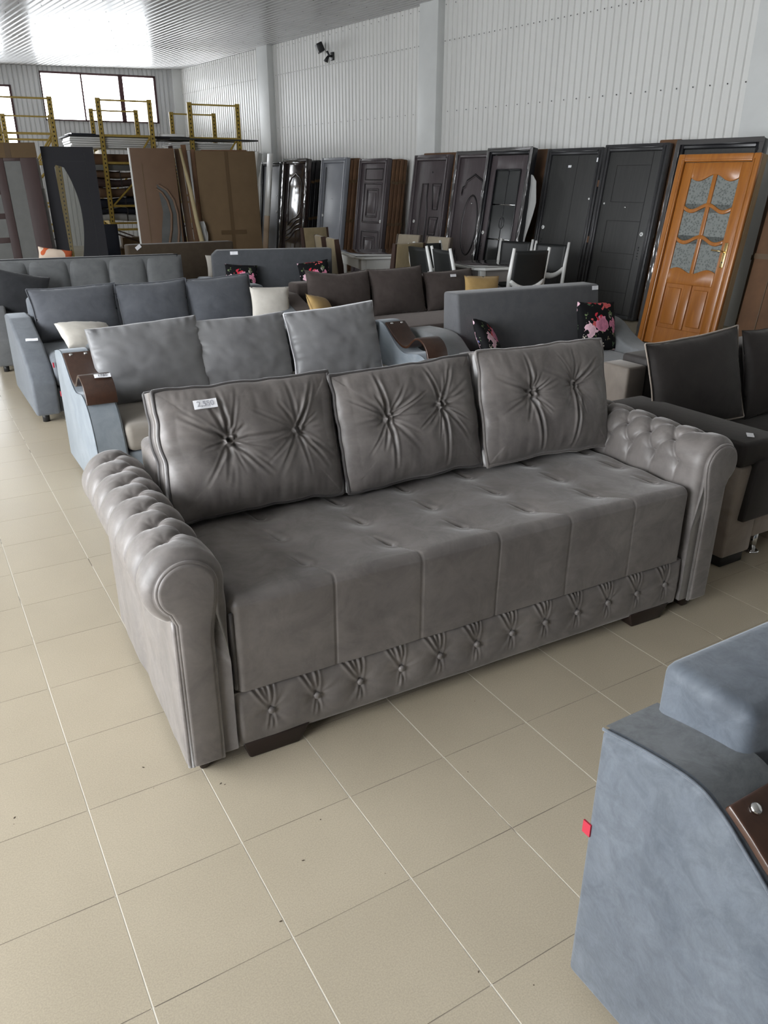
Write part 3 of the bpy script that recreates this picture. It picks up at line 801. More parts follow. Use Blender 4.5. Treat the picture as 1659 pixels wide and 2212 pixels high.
# arms
def arm_profile():
    pts = [(-.018, z) for z in np.linspace(.06, .60, 46)]
    cx, cz, r = -.122, .632, .106
    for a in np.linspace(0, 246, 96)[1:]:
        rr = r * (1 + .03 * math.sin(R(a))); pts.append((cx + rr * math.cos(R(a)), cz + rr * math.sin(R(a))))
    e = pts[-1]
    pts += [(e[0] + (-.160 - e[0]) * q, e[1] + (.535 - e[1]) * q) for q in (.5, 1)]
    pts += [(-.160, z) for z in np.linspace(.53, .06, 26)[1:]]
    return np.array(pts)
def make_arm(side):
    pr = arm_profile(); npt = len(pr)
    arc = np.concatenate([[0], np.cumsum(np.hypot(np.diff(pr[:, 0]), np.diff(pr[:, 1])))])
    t = np.gradient(pr, axis=0); t /= np.hypot(t[:, 0], t[:, 1])[:, None]; nrm = np.stack([t[:, 1], -t[:, 0]], 1)
    dl = np.linspace(-.004, 1.0, 260)
    A, Dd = np.meshgrid(arc, dl, indexing='ij')
    a_top = arc[46]; rows = [a_top - .005, a_top + .095, a_top + .185, a_top + .275]
    step = .1285; disp = np.zeros_like(A)
    a_end = arc[np.argmin(np.abs(arc - (arc[46] + .106 * R(246))))]
    onroll = (A > rows[0] - .25) & (A < a_end + .002)
    B = [[(rw, .12 + step * k + (step / 2 if i % 2 else 0)) for k in range(7)] for i, rw in enumerate(rows[:3])]
    btn = [b for r_ in B for b in r_ if b[1] < .98]
    for (ba, bd) in btn:
        r = np.hypot(A - ba, Dd - bd); disp -= .017 * np.exp(-r / .026)
        th = np.arctan2(Dd - bd, A - ba); disp += .0016 * np.cos(9 * th + ba * 50) * np.exp(-r / .035) * np.clip(r / .012, 0, 1)
    def crease(a0, d0, a1, d1, dp=.0075, wd=.007, tap=0):
        nonlocal disp
        dd, tt = seg_dist(A, Dd, a0, d0, a1, d1)
        k = 1 - tap * tt
        disp = disp - dp * k * np.exp(-(dd / wd) ** 2) - dp * .55 * k * np.exp(-(dd / (wd * 3.2)) ** 2)
    for i in range(2):
        for (a0, d0) in B[i]:
            for (a1, d1) in B[i + 1]:
                if abs(d1 - d0) < step * .6: crease(a0, d0, a1, d1)
    for (a0, d0) in B[2]:    # straight pleats over the roll down to the welt
        crease(a0, d0, a_end, d0 + .012 * math.sin(d0 * 40), .0085, .0065)
    for (a0, d0) in B[0]:    # pleats going down the inner face
        crease(a0, d0, a0 - .12, d0, .006, .006, 1)
    disp += .0085
    disp += .003 * vnoise(A * 14, Dd * 14, 1, 60, 3)
    disp = disp * np.clip((A - (rows[0] - .25)) / .16, 0, 1)
    disp = np.where(onroll, disp, .0015 * vnoise(A * 12, Dd * 6, 1, 61, 2))
    # the padded roll dives into the welts at both ends
    xe = np.clip((Dd - dl[0]) / .042, 0, 1); xb = np.clip((1.0 - Dd) / .042, 0, 1); ends = np.sqrt(1 - (1 - xe) ** 2) * np.sqrt(1 - (1 - xb) ** 2)
    welt = np.clip((a_end - A) / .02, 0, 1) ** .5; inr = np.where(A < arc[46] - .2, 0, 1)
    disp = np.where(onroll, disp * ends * welt - .030 * (1 - ends) * np.clip((A - (rows[0] - .25)) / .16, 0, 1) - .006 * (1 - welt), disp)
    X = pr[:, 0][:, None] + nrm[:, 0][:, None] * disp; Z = pr[:, 1][:, None] + nrm[:, 1][:, None] * disp
    if side > 0: X = LS - X + .012 - .012
    P = np.stack([X, Dd, Z], -1)
    m = MB(); m.grid(P, flip=(side > 0))
    n_ = len(m.v) // 260
    for j in (0, 259):
        idx = [i * 260 + j for i in range(npt)]
        f = tuple(idx)
        m.f.append(f if (j == 0) != (side > 0) else f[::-1])
    o = m.obj('armrest', TV, s1, True)
    for (ba, bd) in btn:
        i = int(np.argmin(np.abs(arc - ba))); j = int(np.argmin(np.abs(dl - bd)))
        p = P[i, j]; nv = Vector((nrm[i, 0] * (-1 if side > 0 else 1), 0, nrm[i, 1]))
        b = MB().disc((0, 0, -.004), .0105, .012, 'z', 12).obj('button', TV, o, True)
        b.location = p; b.rotation_euler = nv.to_track_quat('Z', 'Y').to_euler()
    # scroll-shaped front panel
    c = (-.123, .640); r = .080; out = [(-.158, .052), (-.158, .54)]
    for a in np.linspace(232, 0, 44): out.append((c[0] + r * math.cos(R(a)), c[1] + r * math.sin(R(a))))
    for q in np.linspace(0, 1, 8)[1:]:
        out.append((-.043 - .024 * (3 * q * q - 2 * q ** 3), .640 - .17 * q))
    out.append((-.067, .052))
    if side > 0: out = [(LS - x, z) for x, z in out]
    pm = MB().prism(out, 'y', -.020, .02)
    bm = bmesh.new(); me = pm.mesh('scroll_panel'); bm.from_mesh(me); bmesh.ops.recalc_face_normals(bm, faces=bm.faces); bm.to_mesh(me); bm.free()
    po = put('scroll_panel', me, TV, o); bev(po, .010, 3, 50)
    MB().tube([(x, -.008, z) for x, z in out], .0065, 8).obj('piping', TV, po, True)
    # flat outer side with slack fabric
    D2, Z2 = np.meshgrid(np.linspace(.0, 1.0, 90), np.linspace(.045, .55, 50), indexing='ij')
    X2 = -.163 - .007 * vnoise(D2 * 7, Z2 * 1.6, 1, 70, 3) - .006
    X2 = X2 + .012 * (np.clip(1 - D2 / .02, 0, 1) + np.clip(1 - (1 - D2) / .02, 0, 1))
    if side > 0: X2 = LS - X2
    mm = MB().grid(np.stack([X2, D2, Z2], -1), flip=(side < 0)); so = mm.obj('side_panel', TV, o, True)
    xx = -.166 if side < 0 else LS + .166
    MB().tube([(xx, -.002, z) for z in np.linspace(.05, .55, 14)], .008, 8).obj('piping', TV, so, True)
    MB().tube([(xx + (.008 if side < 0 else -.008), q, .553) for q in np.linspace(0, 1.0, 20)], .007, 8).obj('piping', TV, so, True)
make_arm(-1); make_arm(1)
for (x0, x1, y0, y1, h) in ((.0, .225, -.012, .10, .05), (LS - .25, LS - .03, -.012, .10, .05), (-.15, -.07, .01, .12, .062), (LS + .06, LS + .15, .01, .12, .062), (-.15, -.07, .85, .98, .062), (LS + .06, LS + .15, .85, .98, .062)):
    m = MB().prism([(x0 + .02, 0), (x1 - .04, 0), (x1, h + .012), (x0, h + .012)], 'y', y0 + .015, y1); m.obj('foot', MT['footwood'], s1, bevel=.006)

def s1pt(s, d, z):
    return Matrix.Rotation(S1YAW, 4, 'Z') @ Vector((s, d, z)) + Vector((.46, -.035, 0))
CUS = [
    ('taupe velvet back cushion with two buttons and a white price tag', -.018, .640, .487, .515, 2.0, .5, [(-.10, .285), (.155, .285)], 11,
     [(-.10, .285, -.115, .50, .012, .010), (.155, .285, .24, .47, .012, .010), (-.10, .285, -.26, .40, .010, .010), (-.10, .285, .03, .13, .010, .010), (.155, .285, .26, .12, .010, .010), (-.10, .285, .155, .285, .008, .012)]),
    ('middle taupe velvet back cushion with two buttons and no tag', .628, .622, .478, .510, 2.0, -1.0, [(-.115, .285), (.125, .300)], 12,
     [(-.115, .285, -.15, .50, .012, .010), (.125, .30, .06, .52, .013, .010), (.125, .30, .20, .47, .011, .010), (.125, .30, .115, .03, .014, .011), (-.115, .285, -.12, .07, .012, .010), (.125, .3, .23, .13, .011, .010)]),
    ('taupe velvet back cushion with two buttons beside tufted arm', 1.250, .658, .502, .485, 0.0, 0.5, [(-.10, .30), (.13, .315)], 13,
     [(-.10, .30, -.065, .01, .018, .011), (.13, .315, .09, .0, .018, .011), (-.10, .30, -.27, .39, .011, .010), (.13, .315, .27, .43, .011, .010), (-.10, .30, -.115, .50, .010, .010)]),
]
CROOT = []
for (lab, s0, w, h, d0, yaw, roll, btn, sd, folds) in CUS:
    kz = .90; btn = [(x, z * kz) for x, z in btn]; folds = [(a, b * kz, c, d * kz, e, f) for a, b, c, d, e, f in folds]
    root = empty('back_cushion', s1pt(s0 + w / 2, d0 + .085, .572), (R(-16), R(roll), S1YAW + R(yaw)), lab, 'cushion', 'tufted back cushions on the taupe sofa')
    P, X, Z = box_cushion(root, w, h * .93, .115, .085, TV, MT['taupe_dark'] if sd != 13 else TV, btn, sd, folds)
    CROOT.append((root, P, X, Z))
# tag on the first cushion
root, P, X, Z = CROOT[0]
k = int(np.argmin(np.hypot(X + .165, Z - .385))); i, j = np.unravel_index(k, X.shape)
p = Vector(P[i, j]); du = Vector(P[i + 6, j] - P[i - 6, j]).normalized(); dv = Vector(P[i, j + 6] - P[i, j - 6]).normalized(); nn_ = du.cross(dv).normalized(); dv = nn_.cross(du)
mw = Matrix.Translation(root.location) @ root.rotation_euler.to_matrix().to_4x4() @ (Matrix((du, dv, nn_)).transposed().to_4x4())
mw.translation = (Matrix.Translation(root.location) @ root.rotation_euler.to_matrix().to_4x4()) @ (p + nn_ * .008)
pt = price_tag('white paper price tag with pencilled 2550 on taupe cushion', (0, 0, 0), (0, 0, 0), .078, .031, '2,550', 'ink', .026)
pt.matrix_world = mw @ Matrix.Rotation(R(6), 4, 'Z')

# ================================================================== sofas with bent-wood arm plates (two of them)
def arm_prof_wave(L=.95):
    # (distance from the back, height) of the arm's upper edge
    k = [(0, .705), (.10, .725), (.20, .735), (.26, .715), (.33, .665), (.42, .60), (.52, .565), (.62, .575), (.70, .585), (.78, .565), (.86, .49), (.92, .36), (.95, .20), (.95, .05)]
    out = []
    for i in range(len(k) - 1):   # catmull-rom
        p0, p1, p2, p3 = k[max(i - 1, 0)], k[i], k[i + 1], k[min(i + 2, len(k) - 1)]
        for q in range(5):
            t = q / 5
            out.append(tuple(.5 * (2 * p1[c] + (p2[c] - p0[c]) * t + (2 * p0[c] - 5 * p1[c] + 4 * p2[c] - p3[c]) * t * t + (3 * p1[c] - p0[c] - 3 * p2[c] + p3[c]) * t ** 3) for c in (0, 1)))
    return out + [k[-1]]
def wave_arm(root, x0, x1, L, side_m, top_m):
    prof = arm_prof_wave(L)
    pts = [(L - u, z) for u, z in prof]      # y from front
    pts2 = pts + [(L, .05)]
    o = empty('armrest', parent=root)
    m = MB().prism(pts2, 'x', x0, x1); me = m.mesh('arm_body')
    bm = bmesh.new(); bm.from_mesh(me); bmesh.ops.recalc_face_normals(bm, faces=bm.faces); bm.to_mesh(me); bm.free()
    a = put('arm_body', me, side_m, o); bev(a, .014, 3, 60)
    # upholstered top strip in the darker cloth
    P = np.array([[[x, y - .0005, z + .003] for x in np.linspace(x0 + .012, x1 - .012, 4)] for (y, z) in pts[:-6]])
    MB().grid(P, flip=False).obj('top_strip', top_m, o, True)
    MB().tube([(x0 + .006, y, z - .002) for (y, z) in pts[:-3]], .0035, 5).obj('piping', side_m, o, True)
    # bent plywood plate
    kk = [(.265, .732), (.31, .704), (.36, .668), (.43, .628), (.50, .605), (.56, .612), (.61, .650), (.66, .680), (.71, .682), (.765, .655), (.80, .610), (.815, .555)]
    cl = []
    for i in range(len(kk) - 1):
        p0, p1, p2, p3 = kk[max(i - 1, 0)], kk[i], kk[i + 1], kk[min(i + 2, len(kk) - 1)]
        for q in range(4):
            t = q / 4
            cl.append(tuple(.5 * (2 * p1[c] + (p2[c] - p0[c]) * t + (2 * p0[c] - 5 * p1[c] + 4 * p2[c] - p3[c]) * t * t + (3 * p1[c] - p0[c] - 3 * p2[c] + p3[c]) * t ** 3) for c in (0, 1)))
    cl.append(kk[-1]); cl = np.array([(L - u, z) for u, z in cl])
    tt = np.gradient(cl, axis=0); tt /= np.hypot(tt[:, 0], tt[:, 1])[:, None]; nn = np.stack([tt[:, 1], -tt[:, 0]], 1)
    if nn[0, 1] < 0: nn = -nn
    up = cl + nn * .008; dn = cl - nn * .008
    pp = [tuple(p) for p in up] + [tuple(p) for p in dn[::-1]]
    xm0, xm1 = x0 + .006, x1 + .004
    me = MB().prism(pp, 'x', xm0, xm1).mesh('wood_plate')
    bm = bmesh.new(); bm.from_mesh(me); bmesh.ops.recalc_face_normals(bm, faces=bm.faces); bm.to_mesh(me); bm.free()
    w = put('wood_plate', me, MT['armwood'], o); bev(w, .004, 3, 50)
    for fx in (.25, .75):
        b = MB().disc((0, 0, 0), .010, .007, 'z', 14).obj('bolt', MT['chrome'], o, True)
        b.location = (xm0 + (xm1 - xm0) * fx, up[2][0], up[2][1]); b.rotation_euler = Vector((0, nn[2][0], nn[2][1])).to_track_quat('Z', 'Y').to_euler()
    return o
def wave_sofa(loc, yaw, W, L, label, side_m, top_m, seat_m, back_m, bz=.74, lt=.2):
    r = empty('wood_arm_sofa', loc, (0, 0, R(yaw)), label, 'sofa')
    aw = .165
    wave_arm(r, 0, aw, L, side_m, top_m); wave_arm(r, W - aw, W, L, side_m, top_m)
    MB().box(aw + .004, W - aw - .004, .02, L - .1, .30, .45).obj('seat', seat_m, r, bevel=.035, seg=4)
    MB().box(aw + .004, W - aw - .004, .035, L - .06, .05, .295).obj('base', side_m, r, bevel=.01)
    MB().box(aw + .01 if bz < .8 else .125, W - aw - .01, L - lt, L - .012, .30, bz).obj('backrest', back_m, r, bevel=.03, seg=4)
    for x in (.07, W - .11):
        MB().disc((x + .02, .06, 0), .022, .05, 'z').obj('foot', MT['blackplastic'], r, True)
        MB().disc((x + .02, L - .16, 0), .022, .05, 'z').obj('foot', MT['blackplastic'], r, True)
    return r
s4 = wave_sofa((.535, 2.2, 0), 0, 2.33, .95, 'pale blue suede sofa with bent dark wood arm plates behind taupe sofa', MT['skyblue'], MT['skyblue'], MT['beigeseat'], MT['bluedk'])
s3 = wave_sofa((.812, -2.035, 0), 0, 2.3, .955, 'slate blue velvet sofa seen from behind in the foreground with wooden arm plate', MT['blue'], MT['bluedk'], MT['bluedk'], MT['blue'], .825, .21)
# dark gap cushion edge and red label on the foreground sofa
m = MB().box(-.003, .001, -.012, .008, -.015, .015); o = m.obj('brand_label', MT['red'], s3); o.location = (.0, .956, .46)
m = MB().box(-.003, .001, -.012, .008, -.015, .015); o = m.obj('brand_label', MT['red'], s4); o.location = (.0, .951, .44)

pillow('scatter_cushion', 'silver grey cushion nearest the wooden arm plate of the pale blue sofa', MT['skypil'], .66, .46, .19, (1.02, 2.70, .445), 16, 1, -2.5, 21, piping=None, wr=.011, pinch=.025)
pillow('scatter_cushion', 'silver grey cushion in the middle of the pale blue sofa', MT['skypil'], .62, .44, .19, (1.60, 2.72, .445), 14, 0, -1, 22, wr=.011, pinch=.025)
pillow('scatter_cushion', 'silver grey cushion tilted at the far end of the pale blue sofa', MT['skypil'], .64, .455, .19, (2.235, 2.67, .45), 14, -3, -4, 23, wr=.011, pinch=.025, piping=MT['paper'])
price_tag('small white price tag on the wooden arm plate of pale blue sofa', (.655, 2.408, .690), (R(27), 0, R(-4)), .085, .030, '1780', 'inkdark', .026)

# ================================================================== blue-grey sofa with three flock cushions
def slope_arm(root, x0, x1, L, mat, ht=.66, hf=.60, fy=.36):
    pts = [(L, .06), (L, ht), (L - .28, ht), (L - .36, ht - .03), (fy, hf - .07), (.10, .40), (.0, .30), (0, .06)]
    me = MB().prism(pts, 'x', x0, x1).mesh('armrest')
    bm = bmesh.new(); bm.from_mesh(me); bmesh.ops.recalc_face_normals(bm, faces=bm.faces); bm.to_mesh(me); bm.free()
    o = put('armrest', me, mat, root); bev(o, .022, 4, 20); return o
def plain_sofa(name, label, loc, yaw, W, L, aw, mat, arm_m=None, seat_m=None, back_m=None, bz=.78, seat_h=.46, ht=.66, back=True, arm='slope', by=.22):
    r = empty(name, loc, (0, 0, R(yaw)), label, 'sofa')
    arm_m = arm_m or mat; seat_m = seat_m or mat; back_m = back_m or mat
    slope_arm(r, 0, aw, L, arm_m, ht); slope_arm(r, W - aw, W, L, arm_m, ht)
    MB().box(aw + .004, W - aw - .004, .03, L - by, .25, seat_h).obj('seat', seat_m, r, bevel=.035, seg=4)
    MB().box(aw + .004, W - aw - .004, .05, L - .03, .06, .245).obj('base', mat, r, bevel=.01)
    if back: MB().box(aw + .006, W - aw - .006, L - by + .004, L - .01, .25, bz).obj('backrest', back_m, r, bevel=.03, seg=4)
    for x in (.05, W - .05):
        for y in (.08, L - .08): MB().disc((x + (.02 if x < 1 else -.02), y, 0), .025, .062, 'z').obj('foot', MT['blackplastic'], r, True)
    return r
s5 = plain_sofa('sloped_arm_sofa', 'blue-grey flock sofa with sloping arms and three charcoal cushions', (.475, 4.10, 0), 0, 2.35, 1.06, .17, MT['s5'])
for (x, w, h, sd, roll, lab) in ((.985, .68, .43, 31, -1, 'charcoal flock cushion at the sloping arm of the blue-grey sofa'), (1.615, .62, .43, 32, -1.5, 'charcoal flock cushion in the middle of the blue-grey sofa'), (2.21, .60, .44, 33, -3, 'charcoal flock cushion with raised corner beside the cream cushion')):
    pillow('scatter_cushion', lab, MT['s5p'], w, h, .17, (x, 4.80, .455), 13, 0, roll, sd, flange=.05, piping=MT['s5p'])
pillow('scatter_cushion', 'cream cushion standing at the right end of the blue-grey sofa', MT['cream'], .36, .34, .13, (2.60, 4.68, .455), 14, -6, 2, 34, nu=30, nv=26, flange=.05)
pillow("scatter_cushion", "pale beige cushion lying on the blue-grey sofa seat behind silver cushion", MT["cream"], .42, .30, .14, (1.0, 4.36, .47), 60, 12, 6, 35, nu=30, nv=26)
price_tag('white price tag on the sloping arm of the blue-grey sofa', (.57, 4.46, .555), (R(27), 0, R(-8)), .085, .030)
m = MB().box(-.004, .004, -.012, .010, -.017, .017); o = m.obj('brand_label', MT['red'], s5); o.location = (.172, .02, .42)

# ================================================================== channel-back sofa
s6 = plain_sofa('channel_back_sofa', 'grey sofa with channel-stitched back behind the charcoal cushions', (.42, 6.02, 0), -4, 1.98, 1.02, .16, MT['s6'], back=False, ht=.64)
nb = 5; bw = (1.98 - .06) / nb
for k in range(nb):
    x0 = .05 + k * bw
    U, V = np.meshgrid(np.linspace(0, 1, 16), np.linspace(0, 1, 20), indexing='ij')
    bul = .045 * (1 - np.abs(2 * U - 1) ** 3.2) ** .6 * (1 - np.abs(2 * V - 1) ** 4) ** .5
    P = np.stack([x0 + bw * U, .80 + .05 * V - bul, .44 + .48 * V], -1); m = MB().grid(P); m.obj('back_channel', MT['s6'], s6, True)
MB().box(.05, 1.93, .83, .99, .25, .925).obj('backrest', MT['s6'], s6, bevel=.02, seg=3)
MB().tube([(x, .845, .924) for x in np.linspace(.05, 1.93, 30)], .008, 6).obj('piping', MT['darkpil'], s6, True)
pillow('scatter_cushion', 'black flock cushion against the channel-stitched back', MT['darkpil'], .50, .40, .16, (.74, 6.47, .455), 16, 0, 14, 36, nu=30, nv=26)
pillow('scatter_cushion', 'orange and white printed cushion peeking over the channel back', MT['orangeprint'], .34, .30, .12, (1.22, 7.20, .70), 14, 0, 10, 37, nu=30, nv=26)
# the low stool that carries the printed cushion
r = empty('upholstered_bench', (.9, 7.05, 0), (0, 0, 0), 'grey upholstered bench behind the channel-back sofa under printed cushion', 'bench')
MB().box(0, 1.0, 0, .5, .30, .70).obj('seat', MT['s9'], r, bevel=.03, seg=3)
for x in (.06, .94):
    for y in (.06, .44): MB().disc((x, y, 0), .025, .305, 'z').obj('leg', MT['footwood'], r, True)

# ================================================================== brown linen sofa
s7 = plain_sofa('linen_sofa', 'dark brown linen sofa with three large brown cushions', (2.80, 4.12, 0), 0, 2.50, 1.12, .2, MT['brown'], bz=.76, seat_h=.43, ht=.68)
for (x, w, h, sd, roll, lab) in ((3.39, .70, .47, 41, 2.0, 'brown linen cushion with drooping top beside mustard cushion at the sofa arm'), (4.05, .64, .46, 42, -1, 'plump brown linen cushion in the middle of the brown sofa'), (4.68, .62, .40, 43, -1, 'brown linen cushion carrying a white tag')):
    pillow('scatter_cushion', lab, MT['brown'], w, h, .19, (x, 4.83, .425), 14, 0, roll, sd, droop=.03 if sd == 41 else 0, flange=.04, wr=.003)
pillow('scatter_cushion', 'mustard cushion leaning at the arm of the brown sofa', MT['mustard'], .34, .30, .15, (3.10, 4.56, .44), 35, 30, 14, 44, nu=30, nv=26, flange=.05)
pillow('scatter_cushion', 'mustard cushion peeking above the grey sofa back', MT['mustard'], .42, .34, .14, (4.90, 4.60, .435), 12, -5, 3, 45, nu=30, nv=26, flange=.05)
price_tag('white tag on the brown linen cushion', (4.66, 4.80, .772), (R(72), 0, 0), .072, .026)

# ================================================================== grey sofa with floral cushions (right, behind the taupe sofa)
def wavearm2(root, x0, x1, L, mat):
    k = [(0, .67), (.22, .68), (.36, .66), (.48, .58), (.60, .52), (.78, .50), (.92, .46), (1.02, .36), (1.06, .22), (1.06, .06)]
    pts = []
    for i in range(len(k) - 1):
        p0, p1, p2, p3 = k[max(i - 1, 0)], k[i], k[i + 1], k[min(i + 2, len(k) - 1)]
        for q in range(5):
            t = q / 5
            pts.append(tuple(.5 * (2 * p1[c] + (p2[c] - p0[c]) * t + (2 * p0[c] - 5 * p1[c] + 4 * p2[c] - p3[c]) * t * t + (3 * p1[c] - p0[c] - 3 * p2[c] + p3[c]) * t ** 3) for c in (0, 1)))
    pts.append(k[-1]); pts = [(L - u * L / 1.06, z) for u, z in pts] + [(L, .06)]
    me = MB().prism(pts, 'x', x0, x1).mesh('armrest')
    bm = bmesh.new(); bm.from_mesh(me); bmesh.ops.recalc_face_normals(bm, faces=bm.faces); bm.to_mesh(me); bm.free()
    o = put('armrest', me, mat, root); bev(o, .02, 3, 50)
s8 = empty('grey_sofa', (2.90, 1.78, 0), (0, 0, R(-2)), 'grey fabric sofa with high slab back and floral cushions behind taupe sofa', 'sofa')
wavearm2(s8, 0, .2, 1.18, MT['s8side']); wavearm2(s8, 1.54, 1.74, 1.18, MT['s8side'])
MB().box(.205, 1.535, .04, .80, .26, .46).obj('seat', MT['s8'], s8, bevel=.035, seg=4)
MB().box(.205, 1.535, .06, 1.14, .06, .255).obj('base', MT['s8'], s8, bevel=.01)
bb = MB(); bb.prism([(.78, .44), (.86, .93), (1.04, .93), (1.02, .44)], 'x', .21, 1.53)
me = bb.mesh('backrest'); bm = bmesh.new(); bm.from_mesh(me); bmesh.ops.recalc_face_normals(bm, faces=bm.faces); bm.to_mesh(me); bm.free()
bev(put('backrest', me, MT['s8'], s8), .02, 3)
MB().box(.21, .38, .96, 1.14, .44, .63).obj('back_bolster', MT['s8side'], s8, bevel=.02, seg=3)
for x in (.1, 1.64):
    for y in (.1, 1.08): MB().disc((x, y, 0), .028, .062, 'z').obj('foot', MT['blackplastic'], s8, True)
pillow('scatter_cushion', 'black floral cushion standing upright against the grey slab back', MT['floral'], .37, .37, .13, (4.28, 2.36, .465), 14, -2, 3, 51, nu=34, nv=34)
pillow('scatter_cushion', 'black floral cushion half hidden behind the taupe cushion', MT['floral'], .36, .34, .13, (3.32, 2.36, .465), 30, 38, 14, 52, nu=34, nv=34)
price_tag('white price tag at the corner of the grey slab back', tuple(s8.matrix_basis @ Vector((1.48, .8475, .905))), (R(81), 0, R(-2)), .062, .030)

# ================================================================== further sofas seen only by their backs
s9 = empty('slab_back_sofa', (2.62, 5.98, 0), (0, 0, R(-13)), 'dark grey sofa with clipped-corner back behind floral cushions', 'sofa')
bb = MB().prism([(0, .40), (1.36, .40), (1.36, .945), (.06, .945), (0, .89)], 'y', .80, .96)
bev(bb.obj('backrest', MT['s9'], s9), .015, 3)
MB().box(.0, 1.36, .02, .795, .24, .46).obj('seat', MT['s9'], s9, bevel=.03, seg=3)
MB().box(.02, 1.34, .05, .93, .05, .235).obj('base', MT['s9'], s9, bevel=.01)
MB().box(-.17, -.005, .02, .98, .05, .66).obj('armrest', MT['s5'], s9, bevel=.03, seg=3)
for x in (.08, 1.28):
    for y in (.1, .88): MB().disc((x, y, 0), .028, .055, 'z').obj('foot', MT['blackplastic'], s9, True)
M9 = s9.matrix_basis
pillow('scatter_cushion', 'dark floral cushion at the clipped corner of the dark grey back', MT['floral'], .36, .34, .13, tuple(M9 @ Vector((.28, .66, .468))), 14, -13, 4, 53, nu=30, nv=26)
pillow('scatter_cushion', 'dark floral cushion beside the brown linen cushion', MT['floral'], .36, .36, .13, tuple(M9 @ Vector((1.14, .62, .468))), 14, -13, -6, 54, nu=30, nv=26)
price_tag('white tag on the clipped-corner dark grey back', tuple(M9 @ Vector((.24, .797, .915))), (R(90), 0, R(-13)), .085, .035)
s10 = empty('cocoa_sofa', (2.36, 7.75, 0), (0, 0, R(3)), 'cocoa brown sofa with low slab back before the leaning panels', 'sofa')
bev(MB().box(0, 1.42, .78, .95, .38, .905).obj('backrest', MT['s10'], s10), .02, 3)
MB().box(0, 1.42, .05, .775, .24, .45).obj('seat', MT['s10'], s10, bevel=.03, seg=3)
MB().box(.02, 1.40, .07, .92, .05, .235).obj('base', MT['s10'], s10, bevel=.01)
for x in (.08, 1.34):
    for y in (.12, .86): MB().disc((x, y, 0), .028, .055, 'z').obj('foot', MT['blackplastic'], s10, True)
M10 = s10.matrix_basis
price_tag('white tag hanging at the top of the cocoa brown back', tuple(M10 @ Vector((.13, .774, .875))), (R(90), R(-35), R(3)), .075, .045)
pillow('scatter_cushion', 'cream cushion lying low before the cocoa brown back', MT['cream'], .46, .30, .13, tuple(M10 @ Vector((1.16, .55, .455))), 12, 3, 2, 55, nu=30, nv=26)

# ================================================================== dark sofa at the right edge
s2 = empty('two_tone_sofa', (2.83, .06, 0), (0, 0, 0), 'two-tone sofa in dark umber velvet and fawn suede beside the taupe sofa', 'sofa')
W2, L2 = 2.3, 1.02
arm2 = empty('armrest', parent=s2)
MB().box(0, .20, .0, L2, .055, .50).obj('arm_side', MT['s2l'], arm2, bevel=.012)
# dark pad lies over the arm and folds down the inner half of its front
pad = MB().box(-.004, .27, -.012, L2 - .2, .50, .615).obj('arm_pad', MT['s2'], arm2, bevel=.022, seg=4)
MB().prism([(.095, .52), (.27, .52), (.27, .235), (.06, .235)], 'y', -.030, .05).obj('pad_flap', MT['s2'], arm2, bevel=.010)
MB().box(.20, W2 - .2, .015, L2 - .1, .11, .235).obj('base', MT['s2l'], s2, bevel=.01)
MB().box(.275, W2 - .28, -.022, L2 - .30, .237, .43).obj('seat', MT['s2'], s2, bevel=.03, seg=4)
MB().box(.16, .30, L2 - .19, L2, .505, .765).obj('back_corner', MT['s2m'], s2, bevel=.015, seg=3)
MB().box(.305, W2 - .2, L2 - .19, L2, .24, .80).obj('backrest', MT['s2'], s2, bevel=.02, seg=3)
arm3 = MB().box(W2 - .2, W2, 0, L2, .055, .615).obj('armrest', MT['s2l'], s2, bevel=.015)
for (x0, x1, y0, y1) in ((.02, .18, .015, .16), (.02, .18, .86, 1.0), (W2 - .18, W2 - .02, .015, .16), (W2 - .18, W2 - .02, .86, 1.0)):
    MB().box(x0, x1, y0, y1, 0, .057).obj('foot', MT['blackplastic'], s2, bevel=.006)
lg = empty('metal_leg', parent=s2)
MB().tube([(.31, .055, .008), (.31, .055, .115)], .017, 14).obj('leg_tube', MT['chrome'], lg, True)
MB().disc((.31, .055, 0), .034, .010, 'z', 18).obj('leg_plate', MT['chrome'], lg, True)
pillow('scatter_cushion', 'dark umber cushion with fawn edge on the two-tone sofa', MT['s2'], .66, .50, .17, (3.37, .68, .44), 14, -4, -4, 61, piping=MT['s2l'], wr=.003, flange=.04)
pillow('scatter_cushion', 'dark umber cushion cut off by the right picture edge', MT['s2'], .64, .50, .17, (4.06, .68, .435), 12, 0, -2, 62, wr=.003, flange=.03)
price_tag('white price tag on the dark arm pad of the two-tone sofa', (2.955, .12, .619), (0, 0, R(40)), .062, .030)

